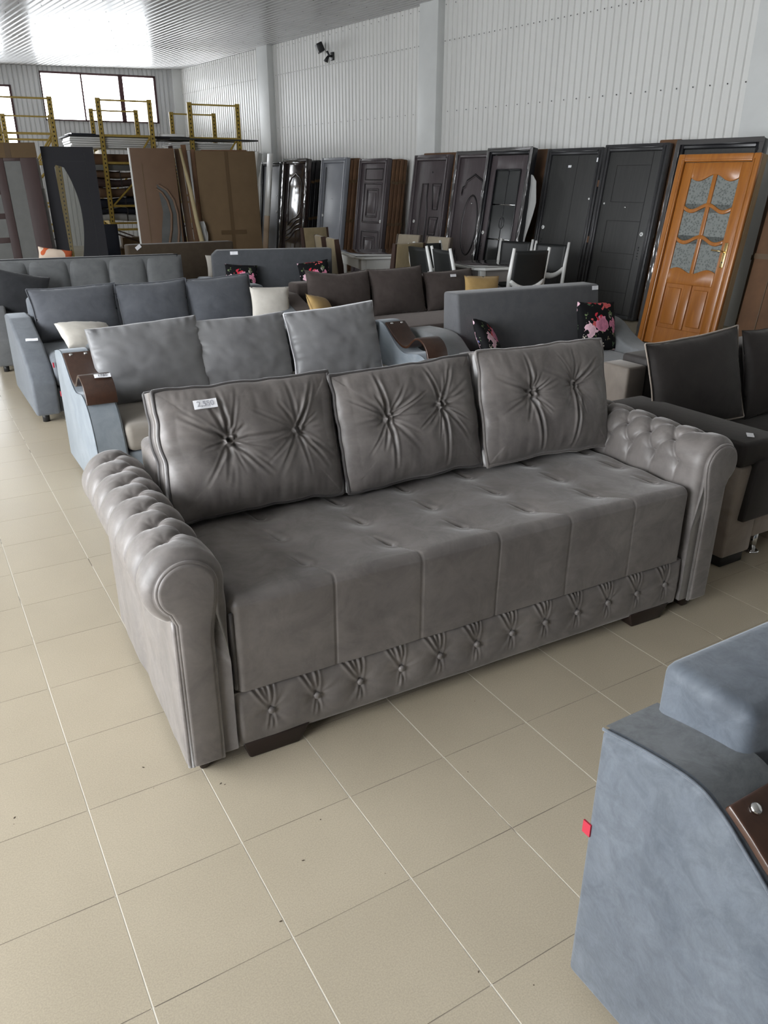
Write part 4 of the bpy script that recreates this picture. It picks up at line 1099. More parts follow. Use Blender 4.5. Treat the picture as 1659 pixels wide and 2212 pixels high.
# ------------------------------------------------------------------ doors leaning along the right wall
DROT = TH - math.pi / 2
def lean_root(name, label, s, off, h, t, lean, cat='door', group=None, yaw=0):
    # s: wall position of the left top corner, off: distance of the top front edge from the wall
    la = R(lean); base = W0 + WD * s - WN * (off + h * math.sin(la)); base.z = t * math.sin(la) + .002
    return empty(name, base, (-la, 0, DROT + R(yaw)), label, cat, group)
def ring(m, x0, x1, z0, z1, w, y0, y1, bottom=True):
    m.box(x0, x0 + w, y0, y1, z0, z1); m.box(x1 - w, x1, y0, y1, z0, z1); m.box(x0 + w, x1 - w, y0, y1, z1 - w, z1)
    if bottom: m.box(x0 + w, x1 - w, y0, y1, z0, z0 + w)
    return m
def door_frame(root, w, h, mat, fw=.075, t=.09, wrap=None):
    f = empty('door_frame', parent=root)
    for nm, a in (('jamb', (0, fw, 0, h)), ('jamb', (w - fw, w, 0, h)), ('head', (fw, w - fw, h - fw, h)), ('threshold', (fw, w - fw, 0, .05))):
        x0, x1, z0, z1 = a; m = MB().box(x0, x1, 0, t, z0, z1)
        m.obj(nm, mat, f, bevel=.006)
        if nm == 'jamb': MB().tube([((x0 + x1) / 2, .0, .03), ((x0 + x1) / 2, .0, h - .03)], .012, 8).obj('moulding', mat, f, True)
        if nm == 'head': MB().tube([(x0, .0, (z0 + z1) / 2), (x1, .0, (z0 + z1) / 2)], .012, 8).obj('moulding', mat, f, True)
    if wrap:
        for (x0, x1, z0, z1) in ((-.008, fw * .55, .0, h), (w - fw * .55, w + .008, 0, h), (0, w, h - fw * .5, h + .008)):
            U, V = np.meshgrid(np.linspace(0, 1, 5), np.linspace(0, 1, 40 if z1 - z0 > 1 else 6), indexing='ij')
            rs = np.random.RandomState(int((x0 + 2) * 100)); nzz = rs.uniform(-.006, .006, U.shape)
            P = np.stack([x0 + (x1 - x0) * U, -.016 + nzz, z0 + (z1 - z0) * V], -1)
            MB().grid(P).obj('stretch_wrap', MT['wrap'], f, True)
    return f
def moulding(root, path, r, mat, closed=True, name='moulding', y=.028):
    MB().tube([(x, y, z) for x, z in path], r, 8, closed, (0, -1, 0)).obj(name, mat, root, True)
def rect(x0, x1, z0, z1): return [(x0, z0), ((x0 + x1) / 2, z0), (x1, z0), (x1, (z0 + z1) / 2), (x1, z1), ((x0 + x1) / 2, z1), (x0, z1), (x0, (z0 + z1) / 2)]
def rect4(x0, x1, z0, z1, e=.004): return [(x0, z0 + e), (x0, z1 - e), (x0 + e, z1), (x1 - e, z1), (x1, z1 - e), (x1, z0 + e), (x1 - e, z0), (x0 + e, z0)]
def leaf(root, w, h, mat, fw=.075, y0=.03):
    return MB().box(fw + .002, w - fw - .002, y0, y0 + .05, .052, h - fw - .002).obj('door_leaf', mat, root, bevel=.004)
def peephole(root, x, z, y=.03, r=.014, mat='chrome'):
    MB().disc((x, y, z), r, -.010, 'y').obj('peephole', MT[mat], root, True)
def escutcheon(root, x, z, y=.03, n=5):
    MB().disc((x, y, z), .026, -.012, 'y', 18).obj('lock_rose', MT['whitepaint'], root, True)
    MB().disc((x, y - .010, z), .008, -.004, 'y', 10).obj('keyhole', MT['black'], root, True)
    for k in range(n):
        MB().disc((x - .004, y + .001, z - .16 - .035 * k), .010, -.003, 'y', 10).obj('bolt_hole', MT['black'], root, True)

# wrapped doors stacked behind each front door (seen as brown edges)
def stack_behind(s_right, off0, n, h, lean, w, lab, mat='carddk', t=.075, gap=.008):
    for k in range(n):
        off = off0 - .105 - k * (t + gap)
        if off < .12: break
        hh = h + random.uniform(-.03, .015)
        r = lean_root('packed_door', '%s, %s' % (lab, ['first', 'second', 'third', 'fourth'][k] + ' behind the front door'), s_right + w + random.uniform(-.02, .02), off, hh, t, lean, 'door')
        m = MB().box(0, w, 0, t, 0, hh); m.obj('carton', MT[mat], r, bevel=.012)
        MB().box(w - .02, w + .002, -.002, t + .002, hh * .45, hh * .45 + .05).obj('strap', MT['cardtape'], r)
        MB().box(w - .02, w + .002, -.002, t + .002, hh * .8, hh * .8 + .05).obj('strap', MT['cardtape'], r)

# far narrow one beside the column
d0 = lean_root('steel_door', 'dark grey steel door partly behind a white board, last in the row', 10.76, .42, 2.03, .09, 6)
door_frame(d0, .90, 2.03, MT['doorgreyf']); leaf(d0, .90, 2.03, MT['doorpale']); escutcheon(d0, .74, 1.02); peephole(d0, .72, 1.35)
# glossy one wrapped in film
d1 = lean_root('steel_door', 'glossy chocolate door with wavy mouldings wrapped in shiny film', 9.57, .52, 2.07, .09, 7)
door_frame(d1, 1.0, 2.07, MT['doorgloss'], .085, .09, True); leaf(d1, 1.0, 2.07, MT['doorgloss'], .085)
top = [(.25, 1.05), (.25, 1.62), (.33, 1.72), (.42, 1.75), (.50, 1.80), (.60, 1.75), (.68, 1.72), (.76, 1.62), (.76, 1.05), (.62, .95), (.50, .92), (.38, .86), (.28, .78)]
moulding(d1, top, .014, MT['doorgloss'])
for dz in (0, -.10, -.20):
    moulding(d1, [(.20 + .6 * q, .66 + dz + .28 * (1 / (1 + math.exp(-9 * (q - .5)))) + .02 * math.sin(q * 6)) for q in np.linspace(0, 1, 16)], .016, MT['doorgloss'], False)
peephole(d1, .50, 1.52)
stack_behind(8.57, .52, 3, 2.04, 7, .9, 'dark wrapped door in the stack of the glossy chocolate door', 'black')
d2 = lean_root('steel_door', 'pale blue-grey steel door with one flat sunken panel', 8.07, .52, 2.07, .09, 7)
door_frame(d2, .90, 2.07, MT['doorpale'], .09); leaf(d2, .90, 2.07, MT['doorpale'], .09)
moulding(d2, rect4(.15, .18, .12, 1.9), .006, MT['doorgreyf']); peephole(d2, .45, 1.33, r=.01); escutcheon(d2, .15, 1.02)
stack_behind(7.17, .52, 4, 2.05, 7, .9, 'brown carton-wrapped door behind the pale steel door')
d3 = lean_root('steel_door', 'aubergine brown door with two nested square panels', 6.71, .55, 2.03, .09, 6.5)
door_frame(d3, .90, 2.03, MT['doorbrown']); leaf(d3, .90, 2.03, MT['doorbrown'])
for (z0, z1) in ((.95, 1.62), (.18, .80)):
    moulding(d3, rect4(.20, .74, z0, z1), .012, MT['doorbrown']); moulding(d3, rect4(.215, .725, z0 + .015, z1 - .015), .006, MT['groove'])
    moulding(d3, rect4(.30, .64, z0 + .10, z1 - .10), .014, MT['doorbrown']); moulding(d3, rect4(.315, .625, z0 + .115, z1 - .115), .007, MT['groove'])
    MB().box(.36, .58, .018, .03, z0 + .16, z1 - .16).obj('raised_field', MT['doorbrown'], d3, bevel=.008)
moulding(d3, rect4(.20, .74, 1.68, 1.86), .008, MT['groove']); peephole(d3, .47, 1.34); escutcheon(d3, .78, .98)
stack_behind(5.81, .55, 4, 2.02, 6.5, .9, 'brown carton-wrapped door behind the nested-square door')
d4 = lean_root('steel_door', 'aubergine brown door with a tall curved groove and four small fields', 5.14, .50, 2.06, .09, 7)
door_frame(d4, .92, 2.06, MT['doorbrown'], .085); leaf(d4, .92, 2.06, MT['doorbrown'], .085)
moulding(d4, [(.28, .2), (.28, 1.62), (.42, 1.62), (.42, 1.40), (.46, 1.20), (.46, .2)], .011, MT['groove'])
moulding(d4, [(.295, .2), (.295, 1.605), (.405, 1.605), (.405, 1.39), (.445, 1.19), (.445, .2)], .008, MT['doorbrown'])
for (z0, z1, sk) in ((1.22, 1.62, .06), (.82, 1.10, 0), (.46, .72, 0), (.12, .36, 0)):
    q = [(.54 + sk, z0), (.72, z0), (.76, z1), (.54, z1)]
    moulding(d4, q, .011, MT['groove']); MB().prism([(.57 + sk, z0 + .035), (.70, z0 + .035), (.73, z1 - .035), (.57, z1 - .035)], 'y', .03, .016).obj('raised_field', MT['doorbrown'], d4, bevel=.008)
peephole(d4, .50, 1.80, mat='black'); escutcheon(d4, .14, 1.02); MB().disc((.14, .03, .60), .024, -.012, 'y').obj('lock_rose', MT['whitepaint'], d4, True)
stack_behind(4.22, .50, 2, 2.10, 7, .9, 'brown carton-wrapped door behind the curved-groove door')
d5 = lean_root('steel_door', 'mauve brown door with oval moulding and scrolled corners wrapped in film', 3.93, .60, 2.08, .09, 7.5)
door_frame(d5, .92, 2.08, MT['doorbrown'], .08, .09, True); leaf(d5, .92, 2.08, MT['doorbrown'], .08)
moulding(d5, [(.46 + .17 * math.cos(a), 1.02 + .44 * math.sin(a)) for a in np.linspace(0, 2 * math.pi, 40)[:-1]], .012, MT['groove'])
moulding(d5, [(.46 + .155 * math.cos(a), 1.02 + .42 * math.sin(a)) for a in np.linspace(0, 2 * math.pi, 40)[:-1]], .008, MT['doorbrown'])
def scroll(sgn, zc):
    return [(.20, zc - sgn * .22), (.21, zc - sgn * .12), (.26, zc - sgn * .10), (.29, zc - sgn * .02), (.36, zc + sgn * .01), (.46, zc + sgn * .06), (.56, zc + sgn * .01), (.63, zc - sgn * .02), (.66, zc - sgn * .10), (.71, zc - sgn * .12), (.72, zc - sgn * .22)]
moulding(d5, scroll(1, 1.70), .013, MT['groove'], False); moulding(d5, scroll(-1, .42), .013, MT['groove'], False)
moulding(d5, [(x, z - .025) for x, z in scroll(1, 1.70)], .010, MT['doorbrown'], False); moulding(d5, [(x, z + .025) for x, z in scroll(-1, .42)], .010, MT['doorbrown'], False)
moulding(d5, [(.20, .16), (.28, .30), (.36, .25), (.46, .23), (.56, .25), (.64, .30), (.72, .16)], .014, MT['groove'], False)
moulding(d5, [(.20, .13), (.28, .27), (.36, .22), (.46, .20), (.56, .22), (.64, .27), (.72, .13)], .010, MT['wrap'], False)
peephole(d5, .46, 1.34); peephole(d5, .70, 1.86)
# glazed door in silvery wrap
d6 = lean_root('glazed_door', 'dark glazed door with silvery film-wrapped frame leaning out from the row', 3.01, .80, 2.10, .09, 8)
door_frame(d6, .90, 2.10, MT['black'], .08, .09, True)
lf = empty('door_leaf', parent=d6)
for (x0, x1, z0, z1) in ((.082, .20, .06, 2.01), (.70, .818, .06, 2.01), (.20, .70, 1.82, 2.01), (.20, .70, .06, .40)):
    MB().box(x0, x1, .03, .075, z0, z1).obj('stile', MT['doorbrown'], lf, bevel=.004)
for k, (z0, z1) in enumerate(((.40, .86), (.88, 1.34), (1.36, 1.82))):
    MB().box(.20, .70, .045, .055, z0, z1).obj('pane', MT['doorglass'], lf)
for z in (.87, 1.35): MB().tube([(.20, .042, z), (.70, .042, z)], .007, 6).obj('glazing_bar', MT['chrome'], lf, True)
MB().tube([(.45, .042, .40), (.45, .042, 1.82)], .006, 6).obj('glazing_bar', MT['doorgreyf'], lf, True)
MB().tube([(.45 + .05 * math.cos(a), .042, 1.1 + .08 * math.sin(a)) for a in np.linspace(0, 6.28, 20)[:-1]], .005, 6, True).obj('grille_ornament', MT['doorgreyf'], lf, True)
moulding(lf, rect4(.20, .70, .40, 1.82), .012, MT['black'], name='glazing_bead', y=.03); escutcheon(d6, .11, .95)
r = lean_root('packed_door', 'orange-brown carton-wrapped door between the glazed door and the flat grey door', 2.42, .42, 2.09, .09, 7.5)
MB().box(0, .28, 0, .09, 0, 2.09).obj('carton', MT['carddk'], r, bevel=.012); MB().box(-.002, .282, -.002, .092, .9, .95).obj('strap', MT['cardtape'], r)
# packing foam sheet hanging out
fo = lean_root('foam_sheet', 'crumpled grey packing foam sheet beside the glazed door', 2.18, .78, 1.75, .02, 7, 'packing sheet')
U, V = np.meshgrid(np.linspace(0, 1, 24), np.linspace(0, 1, 40), indexing='ij')
wd_ = .16 + .20 * np.clip(1 - np.abs(V - .84) / .4, 0, 1)
P = np.stack([.05 + (U - .35) * wd_ * (1.0) - .04 * (1 - V), -.03 + .05 * np.sin(U * 3.1 + 2 * V) + .02 * vnoise(U * 4, V * 6, 1, 80, 2), 1.75 * V - .25 * (U - .4) ** 2 * (V > .5)], -1)
o = MB().grid(P).obj('sheet', MT['foam'], fo, True); md = o.modifiers.new('thick', 'SOLIDIFY'); md.thickness = .006
# flat grey door
d7 = lean_root('steel_door', 'plain dark grey door with one vertical seam and a white tag', 2.08, .55, 2.08, .09, 7.5)
door_frame(d7, .97, 2.08, MT['doorgreyf'], .08); leaf(d7, .97, 2.08, MT['doorgrey'], .08)
MB().box(.555, .559, .027, .031, .06, 1.99).obj('groove_line', MT['groove'], d7); escutcheon(d7, .125, 1.06); peephole(d7, .45, 1.86, r=.012, mat='whitepaint'); peephole(d7, .86, 1.45, r=.014, mat='whitepaint')
MB().box(.40, .455, .026, .03, 1.84, 1.87).obj('tag', MT['paper'], d7); MB().box(.90, .93, -.008, -.004, 1.90, 1.95).obj('tag', MT['paper'], d7)
MB().box(.97, 1.02, .005, .08, 1.60, 1.68).obj('spacer_block', MT['carddk'], d7); MB().box(.97, 1.02, .005, .08, .90, .98).obj('spacer_block', MT['carddk'], d7)
d8 = lean_root('steel_door', 'dark grey door with stacked rectangular grooves and round lock rose', 1.04, .60, 2.10, .09, 7.5)
door_frame(d8, .95, 2.10, MT['doorgreyf'], .08); leaf(d8, .95, 2.10, MT['doorgrey'], .08)
for (z0, z1, x0) in ((1.42, 1.86, .22), (.80, 1.20, .22), (.32, .62, .22)):
    for (a, b, c, d) in ((x0, .74, z0, z0 + .006), (x0, .74, z1 - .006, z1), (x0, x0 + .006, z0, z1)): MB().box(a, b, .026, .031, c, d).obj('groove_line', MT['groove'], d8)
MB().box(.738, .744, .026, .031, .06, 2.01).obj('groove_line', MT['groove'], d8)
escutcheon(d8, .80, 1.05); peephole(d8, .13, 1.40, r=.012, mat='whitepaint'); peephole(d8, .47, 1.36, r=.012)
r = lean_root('packed_door', 'brown carton-wrapped door directly behind the stacked-groove door', .33, .46, 2.14, .09, 7.5)
MB().box(0, .30, 0, .09, 0, 2.14).obj('carton', MT['carddk'], r, bevel=.012); MB().box(-.002, .302, -.002, .092, 1.0, 1.05).obj('strap', MT['cardtape'], r)
# black frame and honey oak door in front of it
d9 = lean_root('glazed_door', 'black door in shiny film standing behind the honey oak door', -.60, 1.42, 2.07, .09, 8)
door_frame(d9, .98, 2.07, MT['black'], .08, .09, True); leaf(d9, .98, 2.07, MT['doorgrey'], .08)
od = lean_root('oak_door', 'honey oak door with six curved glass panes and brass handle', -.84, 1.72, 1.93, .11, 9.5)
W_, H_ = .90, 1.93
OM = MT['orange']
fr = empty('door_frame', parent=od)
for (nm, x0, x1, z0, z1) in (('jamb', 0, .075, 0, H_), ('jamb', W_ - .075, W_, 0, H_), ('head', .075, W_ - .075, H_ - .075, H_)):
    MB().box(x0, x1, 0, .045, z0, z1).obj(nm, OM, fr, bevel=.012, seg=3)
    MB().box(x0, x1, .046, .13, z0, z1 - .002).obj(nm, MT['orangeedge'], fr)
moulding(fr, [(.055, .0), (.055, H_ - .055), (W_ - .055, H_ - .055), (W_ - .055, .0)], .008, OM, False, y=.0)
lf = empty('door_leaf', parent=od)
xl, xr, lb, lt_ = .078, W_ - .078, .02, H_ - .078
MB().box(xl, xl + .105, .028, .068, lb, lt_).obj('stile', OM, lf, bevel=.005); MB().box(xr - .105, xr, .028, .068, lb, lt_).obj('stile', OM, lf, bevel=.005)
cx = (xl + xr) / 2; gx0, gx1 = xl + .105, xr - .105; zt = lt_ - .125; zb = .80
def wave_z(q, amp): return amp * math.cos(q * 2 * math.pi) 
def rail(z0f, z1f, nm='rail'):
    xs_ = np.linspace(gx0, gx1, 25); lo = [(x, z0f((x - gx0) / (gx1 - gx0))) for x in xs_]; hi = [(x, z1f((x - gx0) / (gx1 - gx0))) for x in xs_[::-1]]
    me = MB().prism(lo + hi, 'y', .028, .068).mesh(nm); bm = bmesh.new(); bm.from_mesh(me); bmesh.ops.recalc_face_normals(bm, faces=bm.faces); bm.to_mesh(me); bm.free(); bev(put(nm, me, OM, lf), .005, 2, 50)
hump = lambda q: .035 * (1 - abs(math.sin(q * 2 * math.pi)) ** 1.3 * (1 if True else 0)) if False else .03 * math.sin(abs(q - .5) * 2 * math.pi * 1.0 - math.pi / 2 + math.pi)
arch = lambda q: .032 * math.cos((abs(q - .5) * 2) * 2 * math.pi * .75)
rail(lambda q: zt + arch(q) - .02, lambda q: lt_)
zz1 = zb + (zt - zb) * 2 / 3; zz2 = zb + (zt - zb) / 3
rail(lambda q: zz1 + arch(q) - .019, lambda q: zz1 + arch(q) + .019); rail(lambda q: zz2 + arch(q) - .019, lambda q: zz2 + arch(q) + .019)
rail(lambda q: .66, lambda q: zb - arch(q) * .8)
rail(lambda q: lb, lambda q: .20)
MB().box(cx - .022, cx + .022, .030, .066, zb - .03, zt + .03).obj('mullion', OM, lf, bevel=.005)
MB().box(cx - .045, cx + .045, .030, .066, .20, .66).obj('mullion', OM, lf, bevel=.005)
for (za, zc) in ((zb, zz2), (zz2, zz1), (zz1, zt)):
    for (xa, xb) in ((gx0, cx), (cx, gx1)):
        MB().box(xa, xb, .044, .052, za - .04, zc + .04).obj('pane', MT['obscure'], lf)
for (xa, xb) in ((gx0, cx - .045), (cx + .045, gx1)):
    MB().box(xa, xb, .048, .058, .20, .66).obj('panel', OM, lf); MB().box(xa + .03, xb - .03, .034, .05, .24, .62).obj('raised_field', OM, lf, bevel=.012, seg=3)
hd = empty('handle', parent=od)
MB().box(xr - .072, xr - .032, .020, .028, .86, 1.10).obj('back_plate', MT['brass'], hd, bevel=.012, seg=3)
MB().tube([(xr - .05, .02, 1.01), (xr - .05, -.035, 1.01), (xr - .07, -.045, 1.01), (xr - .16, -.045, 1.015)], .008, 8).obj('lever', MT['brass'], hd, True)
MB().disc((xr - .052, .02, .91), .007, -.004, 'y').obj('keyhole', MT['black'], hd, True)
# cartons leaning at the right edge
for k, (s, off, h, dx, lab) in enumerate(((-1.78, 1.45, 1.72, .42, 'tall brown carton leaning nearest the honey oak door'), (-2.05, 1.30, 1.78, .5, 'second brown carton behind the first at the picture edge'), (-1.45, .95, 1.60, .5, 'brown carton deep behind the honey oak door'))):
    r = lean_root('flat_carton', lab, s, off, h, .11, 10 - k, 'carton')
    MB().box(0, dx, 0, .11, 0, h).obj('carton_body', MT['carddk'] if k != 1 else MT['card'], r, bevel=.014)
    MB().box(-.002, dx + .002, -.003, .0, h * .55, h * .55 + .05).obj('tape', MT['cardtape'], r)
    MB().tube([(dx * .5, -.003, 0), (dx * .5, -.003, h)], .006, 5).obj('flap_seam', MT['cardtape'], r)

# white board with bare wood lower half and a white boxed length beside the far column
r = lean_root('white_board', 'narrow white board with bare wood lower end before the last steel door', 10.10, .62, 2.20, .03, 7, 'board')
MB().box(0, .22, 0, .03, .95, 2.2).obj('painted_part', MT['whitepaint'], r, bevel=.003); MB().box(0.005, .215, 0.002, .028, 0, .949).obj('bare_part', MT['plank'], r, bevel=.003)
r = lean_root('long_carton', 'long white printed carton leaning steeply left of the last steel door', 11.80, .34, 2.35, .10, 7, 'carton'); r.rotation_euler[1] = R(13)
MB().box(0, .26, 0, .10, 0, 2.35).obj('carton_body', MT['whitepaint'], r, bevel=.006); MB().box(.05, .21, -.003, .0, .9, 1.5).obj('printed_band', MT['foam'], r)
r = lean_root('wrapped_roll', 'white plastic-wrapped bundle standing by the wall behind the large carton', 13.4, .30, 2.1, .12, 6, 'bundle')
MB().tube([(0, .1, 0), (0, .1, 1.0), (.01, .1, 2.0), (.02, .12, 2.1)], [.14, .14, .13, .08], 12).obj('wrap', MT['film'], r, True); MB().tube([(0, .1, 0.02), (0, .1, 2.0)], .10, 10).obj('core', MT['whitepaint'], r, True)

# ------------------------------------------------------------------ panels leaning at the left back
def panel_root(name, label, x, y, lean, cat='door', yaw=-6, roll=0):
    return empty(name, (x, y, .03), (R(-lean), R(roll), R(yaw)), label, cat)
LEAN = 4
a1 = panel_root('panel_door', 'plum brown door with a tall grey glass strip and small grey panes', .98, 11.25, LEAN, roll=-1.5)
hh = 2.02
for (nm, x0, x1, z0, z1) in (('stile', .0, .055, 0, hh), ('stile', .32, .44, 0, hh), ('stile', .66, .88, 0, hh), ('rail', .44, .66, 1.86, hh), ('rail', .44, .66, 0, .2)):
    MB().box(x0, x1, 0, .045, z0, z1).obj(nm, MT['plum'], a1, bevel=.004)
for k in range(6):
    z = .10 + k * .33; MB().box(.055, .32, 0.002, .043, z, z + .075).obj('rail', MT['plum'], a1, bevel=.004)
    MB().box(.055, .32, .012, .02, z + .07, z + .34).obj('pane', MT['greyglass'], a1)
MB().box(.44, .66, .012, .02, .2, 1.86).obj('pane', MT['greyglass'], a1)
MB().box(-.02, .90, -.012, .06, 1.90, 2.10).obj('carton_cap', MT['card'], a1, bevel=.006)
MB().box(.48, .56, -.014, -.011, 1.90, 2.10).obj('tape', MT['cardtape'], a1)
r = panel_root('white_board', 'white board edge behind the plum brown door', 1.80, 11.55, LEAN, 'board', roll=-2)
MB().box(0, .16, 0, .03, 0, 1.92).obj('board', MT['whitepaint'], r, bevel=.003); MB().box(.0, .17, -.006, -.003, .0, 1.5).obj('film', MT['film'], r)
a2 = panel_root('panel_door', 'anthracite door with a tall leaf-shaped shiny glass insert', 1.93, 11.35, LEAN, roll=-.5)
# leaf outline
def leaf_curve():
    L_ = [(.155, 1.82)] + [(.155 + .02 * q, 1.82 - 1.72 * q) for q in np.linspace(.1, .95, 12)]
    Rr = [(.155 + .02 + (.135 if False else 0) + .30 * math.sin(math.pi * min(1, (q * .88 + .12)) ** .9) * (1 - .35 * q), .06 + 1.76 * (1 - q)) for q in np.linspace(1, 0, 26)]
    return L_, Rr
def strip_door(root, w, h, t, mat):
    zs = np.linspace(0, h, 60)
    def xr_(z):
        if z < .06 or z > 1.83: return None
        q = 1 - (z - .06) / 1.77       # 0 top ... 1 bottom
        return .155 + .045 * q, .155 + .05 + .045 * q + .235 * math.sin(math.pi * (q * .94 + .06) ** .85) * (1 - .15 * q)
    m1 = MB(); a = []; b = []
    for z in zs:
        e = xr_(z)
        if e is None: e = (.18, .18)
        a.append(e[0]); b.append(e[1])
    for y, fl in ((0, False), (t, True)):
        P = np.array([[(0, y, z), (a[i], y, z)] for i, z in enumerate(zs)]); m1.grid(P, flip=not fl)
        P = np.array([[(b[i], y, z), (w, y, z)] for i, z in enumerate(zs)]); m1.grid(P, flip=not fl)
    for xs_, fl in (([0] * 60, False), ([w] * 60, True), (a, True), (b, False)):
        P = np.array([[(xs_[i], 0, z), (xs_[i], t, z)] for i, z in enumerate(zs)]); m1.grid(P, flip=fl)
    m1.add([(0, 0, h), (w, 0, h), (w, t, h), (0, t, h)], [(0, 1, 2, 3)])
    m1.obj('door_leaf', mat, root)
    P = np.array([[(a[i], t * .4, z), (b[i], t * .4, z)] for i, z in enumerate(zs)]); o = MB().grid(P, flip=True).obj('glass_insert', MT['leafglass'], root); md = o.modifiers.new('thick', 'SOLIDIFY'); md.thickness = .006
strip_door(a2, .74, 2.08, .04, MT['leafdark'])
MB().box(.60, .606, -.002, .001, .05, 2.0).obj('groove_line', MT['doorgreyf'], a2); MB().box(.18, .60, -.002, .001, 1.88, 1.884).obj('groove_line', MT['doorgreyf'], a2)
a3 = panel_root('panel_door', 'brown door with curved grey glass ribbons and pale edge', 3.24, 11.4, LEAN, roll=-.5)
MB().box(0, .68, 0, .04, 0, 2.09).obj('door_leaf', MT['mdf'], a3, bevel=.003); MB().box(-.022, -.001, 0, .04, .3, 2.09).obj('edge_strip', MT['whitepaint'], a3)
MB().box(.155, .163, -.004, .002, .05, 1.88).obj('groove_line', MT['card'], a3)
zs = np.linspace(.08, 1.56, 34); P = []
for z in zs:
    xl_ = np.interp(z, [.08, .5, .85, 1.15, 1.45, 1.56], [.30, .30, .34, .40, .37, .345]); xr_2 = np.interp(z, [.08, 1.1, 1.25, 1.4, 1.5, 1.56], [.655, .655, .63, .55, .46, .36])
    P.append([(xl_, -.002, z), (xr_2, -.002, z)])
o = MB().grid(np.array(P), flip=True).obj('glass_field', MT['smokeglass'], a3); md = o.modifiers.new('thick', 'SOLIDIFY'); md.thickness = .003
for rib in ([(.33, 1.50), (.42, 1.44), (.49, 1.32), (.53, 1.12), (.50, .88), (.43, .62), (.37, .35), (.35, .08)], [(.38, 1.555), (.50, 1.48), (.59, 1.33), (.63, 1.12), (.62, .85), (.57, .58), (.52, .33), (.51, .08)]):
    MB().tube([(x, -.006, z) for x, z in rib], .020, 8).obj('curved_rib', MT['mdf'], a3, True)
# stick and loose planks beside it
r = panel_root('wooden_stick', 'pale knotty wooden stick leaning over the brown door edge', 4.28, 11.2, 5, 'stick', roll=-8)
MB().tube([(0, 0, 0), (.004, 0, .5), (-.006, .01, 1.0), (.004, 0, 1.5), (-.01, 0, 2.12)], [.045, .045, .036, .034, .02], 8).obj('stick', MT['khakiwood'], r, True)
for k, (x, w, h, c, lab) in enumerate(((3.98, .07, 2.14, 'chairbrown', 'dark brown plank right of the pale stick'), (4.07, .10, 2.10, 'mdf', 'mid brown plank standing on edge next to the dark plank'), (4.19, .08, 2.16, 'carddk', 'rough brown plank beside the large carton'), (4.28, .05, 2.08, 'foam', 'thin grey strip squeezed beside the large carton'))):
    r = panel_root('loose_plank', lab, x, 11.5, LEAN, 'plank', roll=-3)
    MB().box(0, w, 0, .05, 0, h).obj('board', MT[c], r, bevel=.004)
r = panel_root('film_scrap', 'crumpled clear film bundle between planks', 4.20, 11.32, LEAN, 'plastic film', roll=-3)
U, V = np.meshgrid(np.linspace(0, 1, 10), np.linspace(0, 1, 12), indexing='ij')
P = np.stack([.02 + .14 * U * (1 - .5 * np.abs(V - .5)), -.04 - .05 * vnoise(U * 4, V * 4, 1, 90, 2), .60 + .40 * V], -1); MB().grid(P).obj('film', MT['foam'], r, True)
a4 = panel_root('large_carton', 'large flat brown carton leaning upright with crossed tape', 4.22, 11.38, LEAN, 'carton', roll=-.6)
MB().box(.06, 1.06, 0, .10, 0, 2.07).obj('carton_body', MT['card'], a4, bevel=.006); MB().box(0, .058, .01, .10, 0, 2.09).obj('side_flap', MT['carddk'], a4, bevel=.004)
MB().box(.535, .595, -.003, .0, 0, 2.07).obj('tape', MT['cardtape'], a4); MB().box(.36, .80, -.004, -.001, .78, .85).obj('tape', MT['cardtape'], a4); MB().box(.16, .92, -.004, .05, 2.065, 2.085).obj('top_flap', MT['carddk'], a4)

# ------------------------------------------------------------------ yellow pallet racks
def rack(label, x, y, fw, depth, h, yaw=-8.9, hrear=None):
    r = empty('pallet_rack', (x, y, 0), (0, 0, R(yaw)), label, 'rack')
    for fy, hz in ((0, h), (depth, hrear or h)):
        for px_ in (0, fw):
            p = empty('upright', parent=r)
            m = MB(); x0 = px_ - .045
            m.box(x0, x0 + .09, fy, fy + .012, 0, hz); m.box(x0, x0 + .012, fy, fy + .08, 0, hz); m.box(x0 + .078, x0 + .09, fy, fy + .08, 0, hz)
            m.obj('post', MT['rack'], p)
            m = MB()
            for k in range(int(hz / .075)):
                z = .06 + k * .075
                if z > hz - .03: break
                m.box(x0 + .034, x0 + .056, fy - .0015, fy, z, z + .032)
            o = m.obj('slot_row', MT['rackhole'], p); o['kind'] = 'stuff'
            MB().box(x0 - .02, x0 + .11, fy - .02, fy + .1, 0, .008).obj('foot_plate', MT['rack'], p)
        MB().box(0, fw, fy + .02, fy + .05, hz - .05, hz - .02).obj('top_tie', MT['rack'], r)
        for z in (.72, 1.16, 1.94, 2.42):
            if z < hz: MB().box(.04, fw - .04, fy + .02, fy + .05, z, z + .04).obj('tie', MT['rack'], r)
        MB().tube([(.05, fy + .035, 1.18), (fw - .05, fy + .035, 1.98)], .018, 6).obj('brace', MT['rack'], r)
        MB().tube([(.05, fy + .035, .66), (fw - .05, fy + .035, .34)], .015, 6).obj('brace', MT['chairbrown'], r)
        MB().tube([(fw - .05, fy + .035, 2.42), (fw - .35, fy + .035, 2.0)], .018, 6).obj('brace', MT['rack'], r)
    for px_ in (0, fw):
        for z in (.35, .80, 2.13): MB().box(px_ - .03, px_ + .03, .08, depth, z, z + .09).obj('beam', MT['rack'], r)
    return r
rk1 = rack('yellow pallet rack before the wide window behind the anthracite door', 3.62, 15.0, .94, 2.6, 3.08)
rk2 = rack('yellow pallet rack behind the large flat carton', 5.37, 14.95, .96, 2.6, 3.08)
rk0 = rack('yellow pallet rack behind the plum brown door at the left edge', 1.85, 15.15, .92, 2.6, 3.06, hrear=2.92)
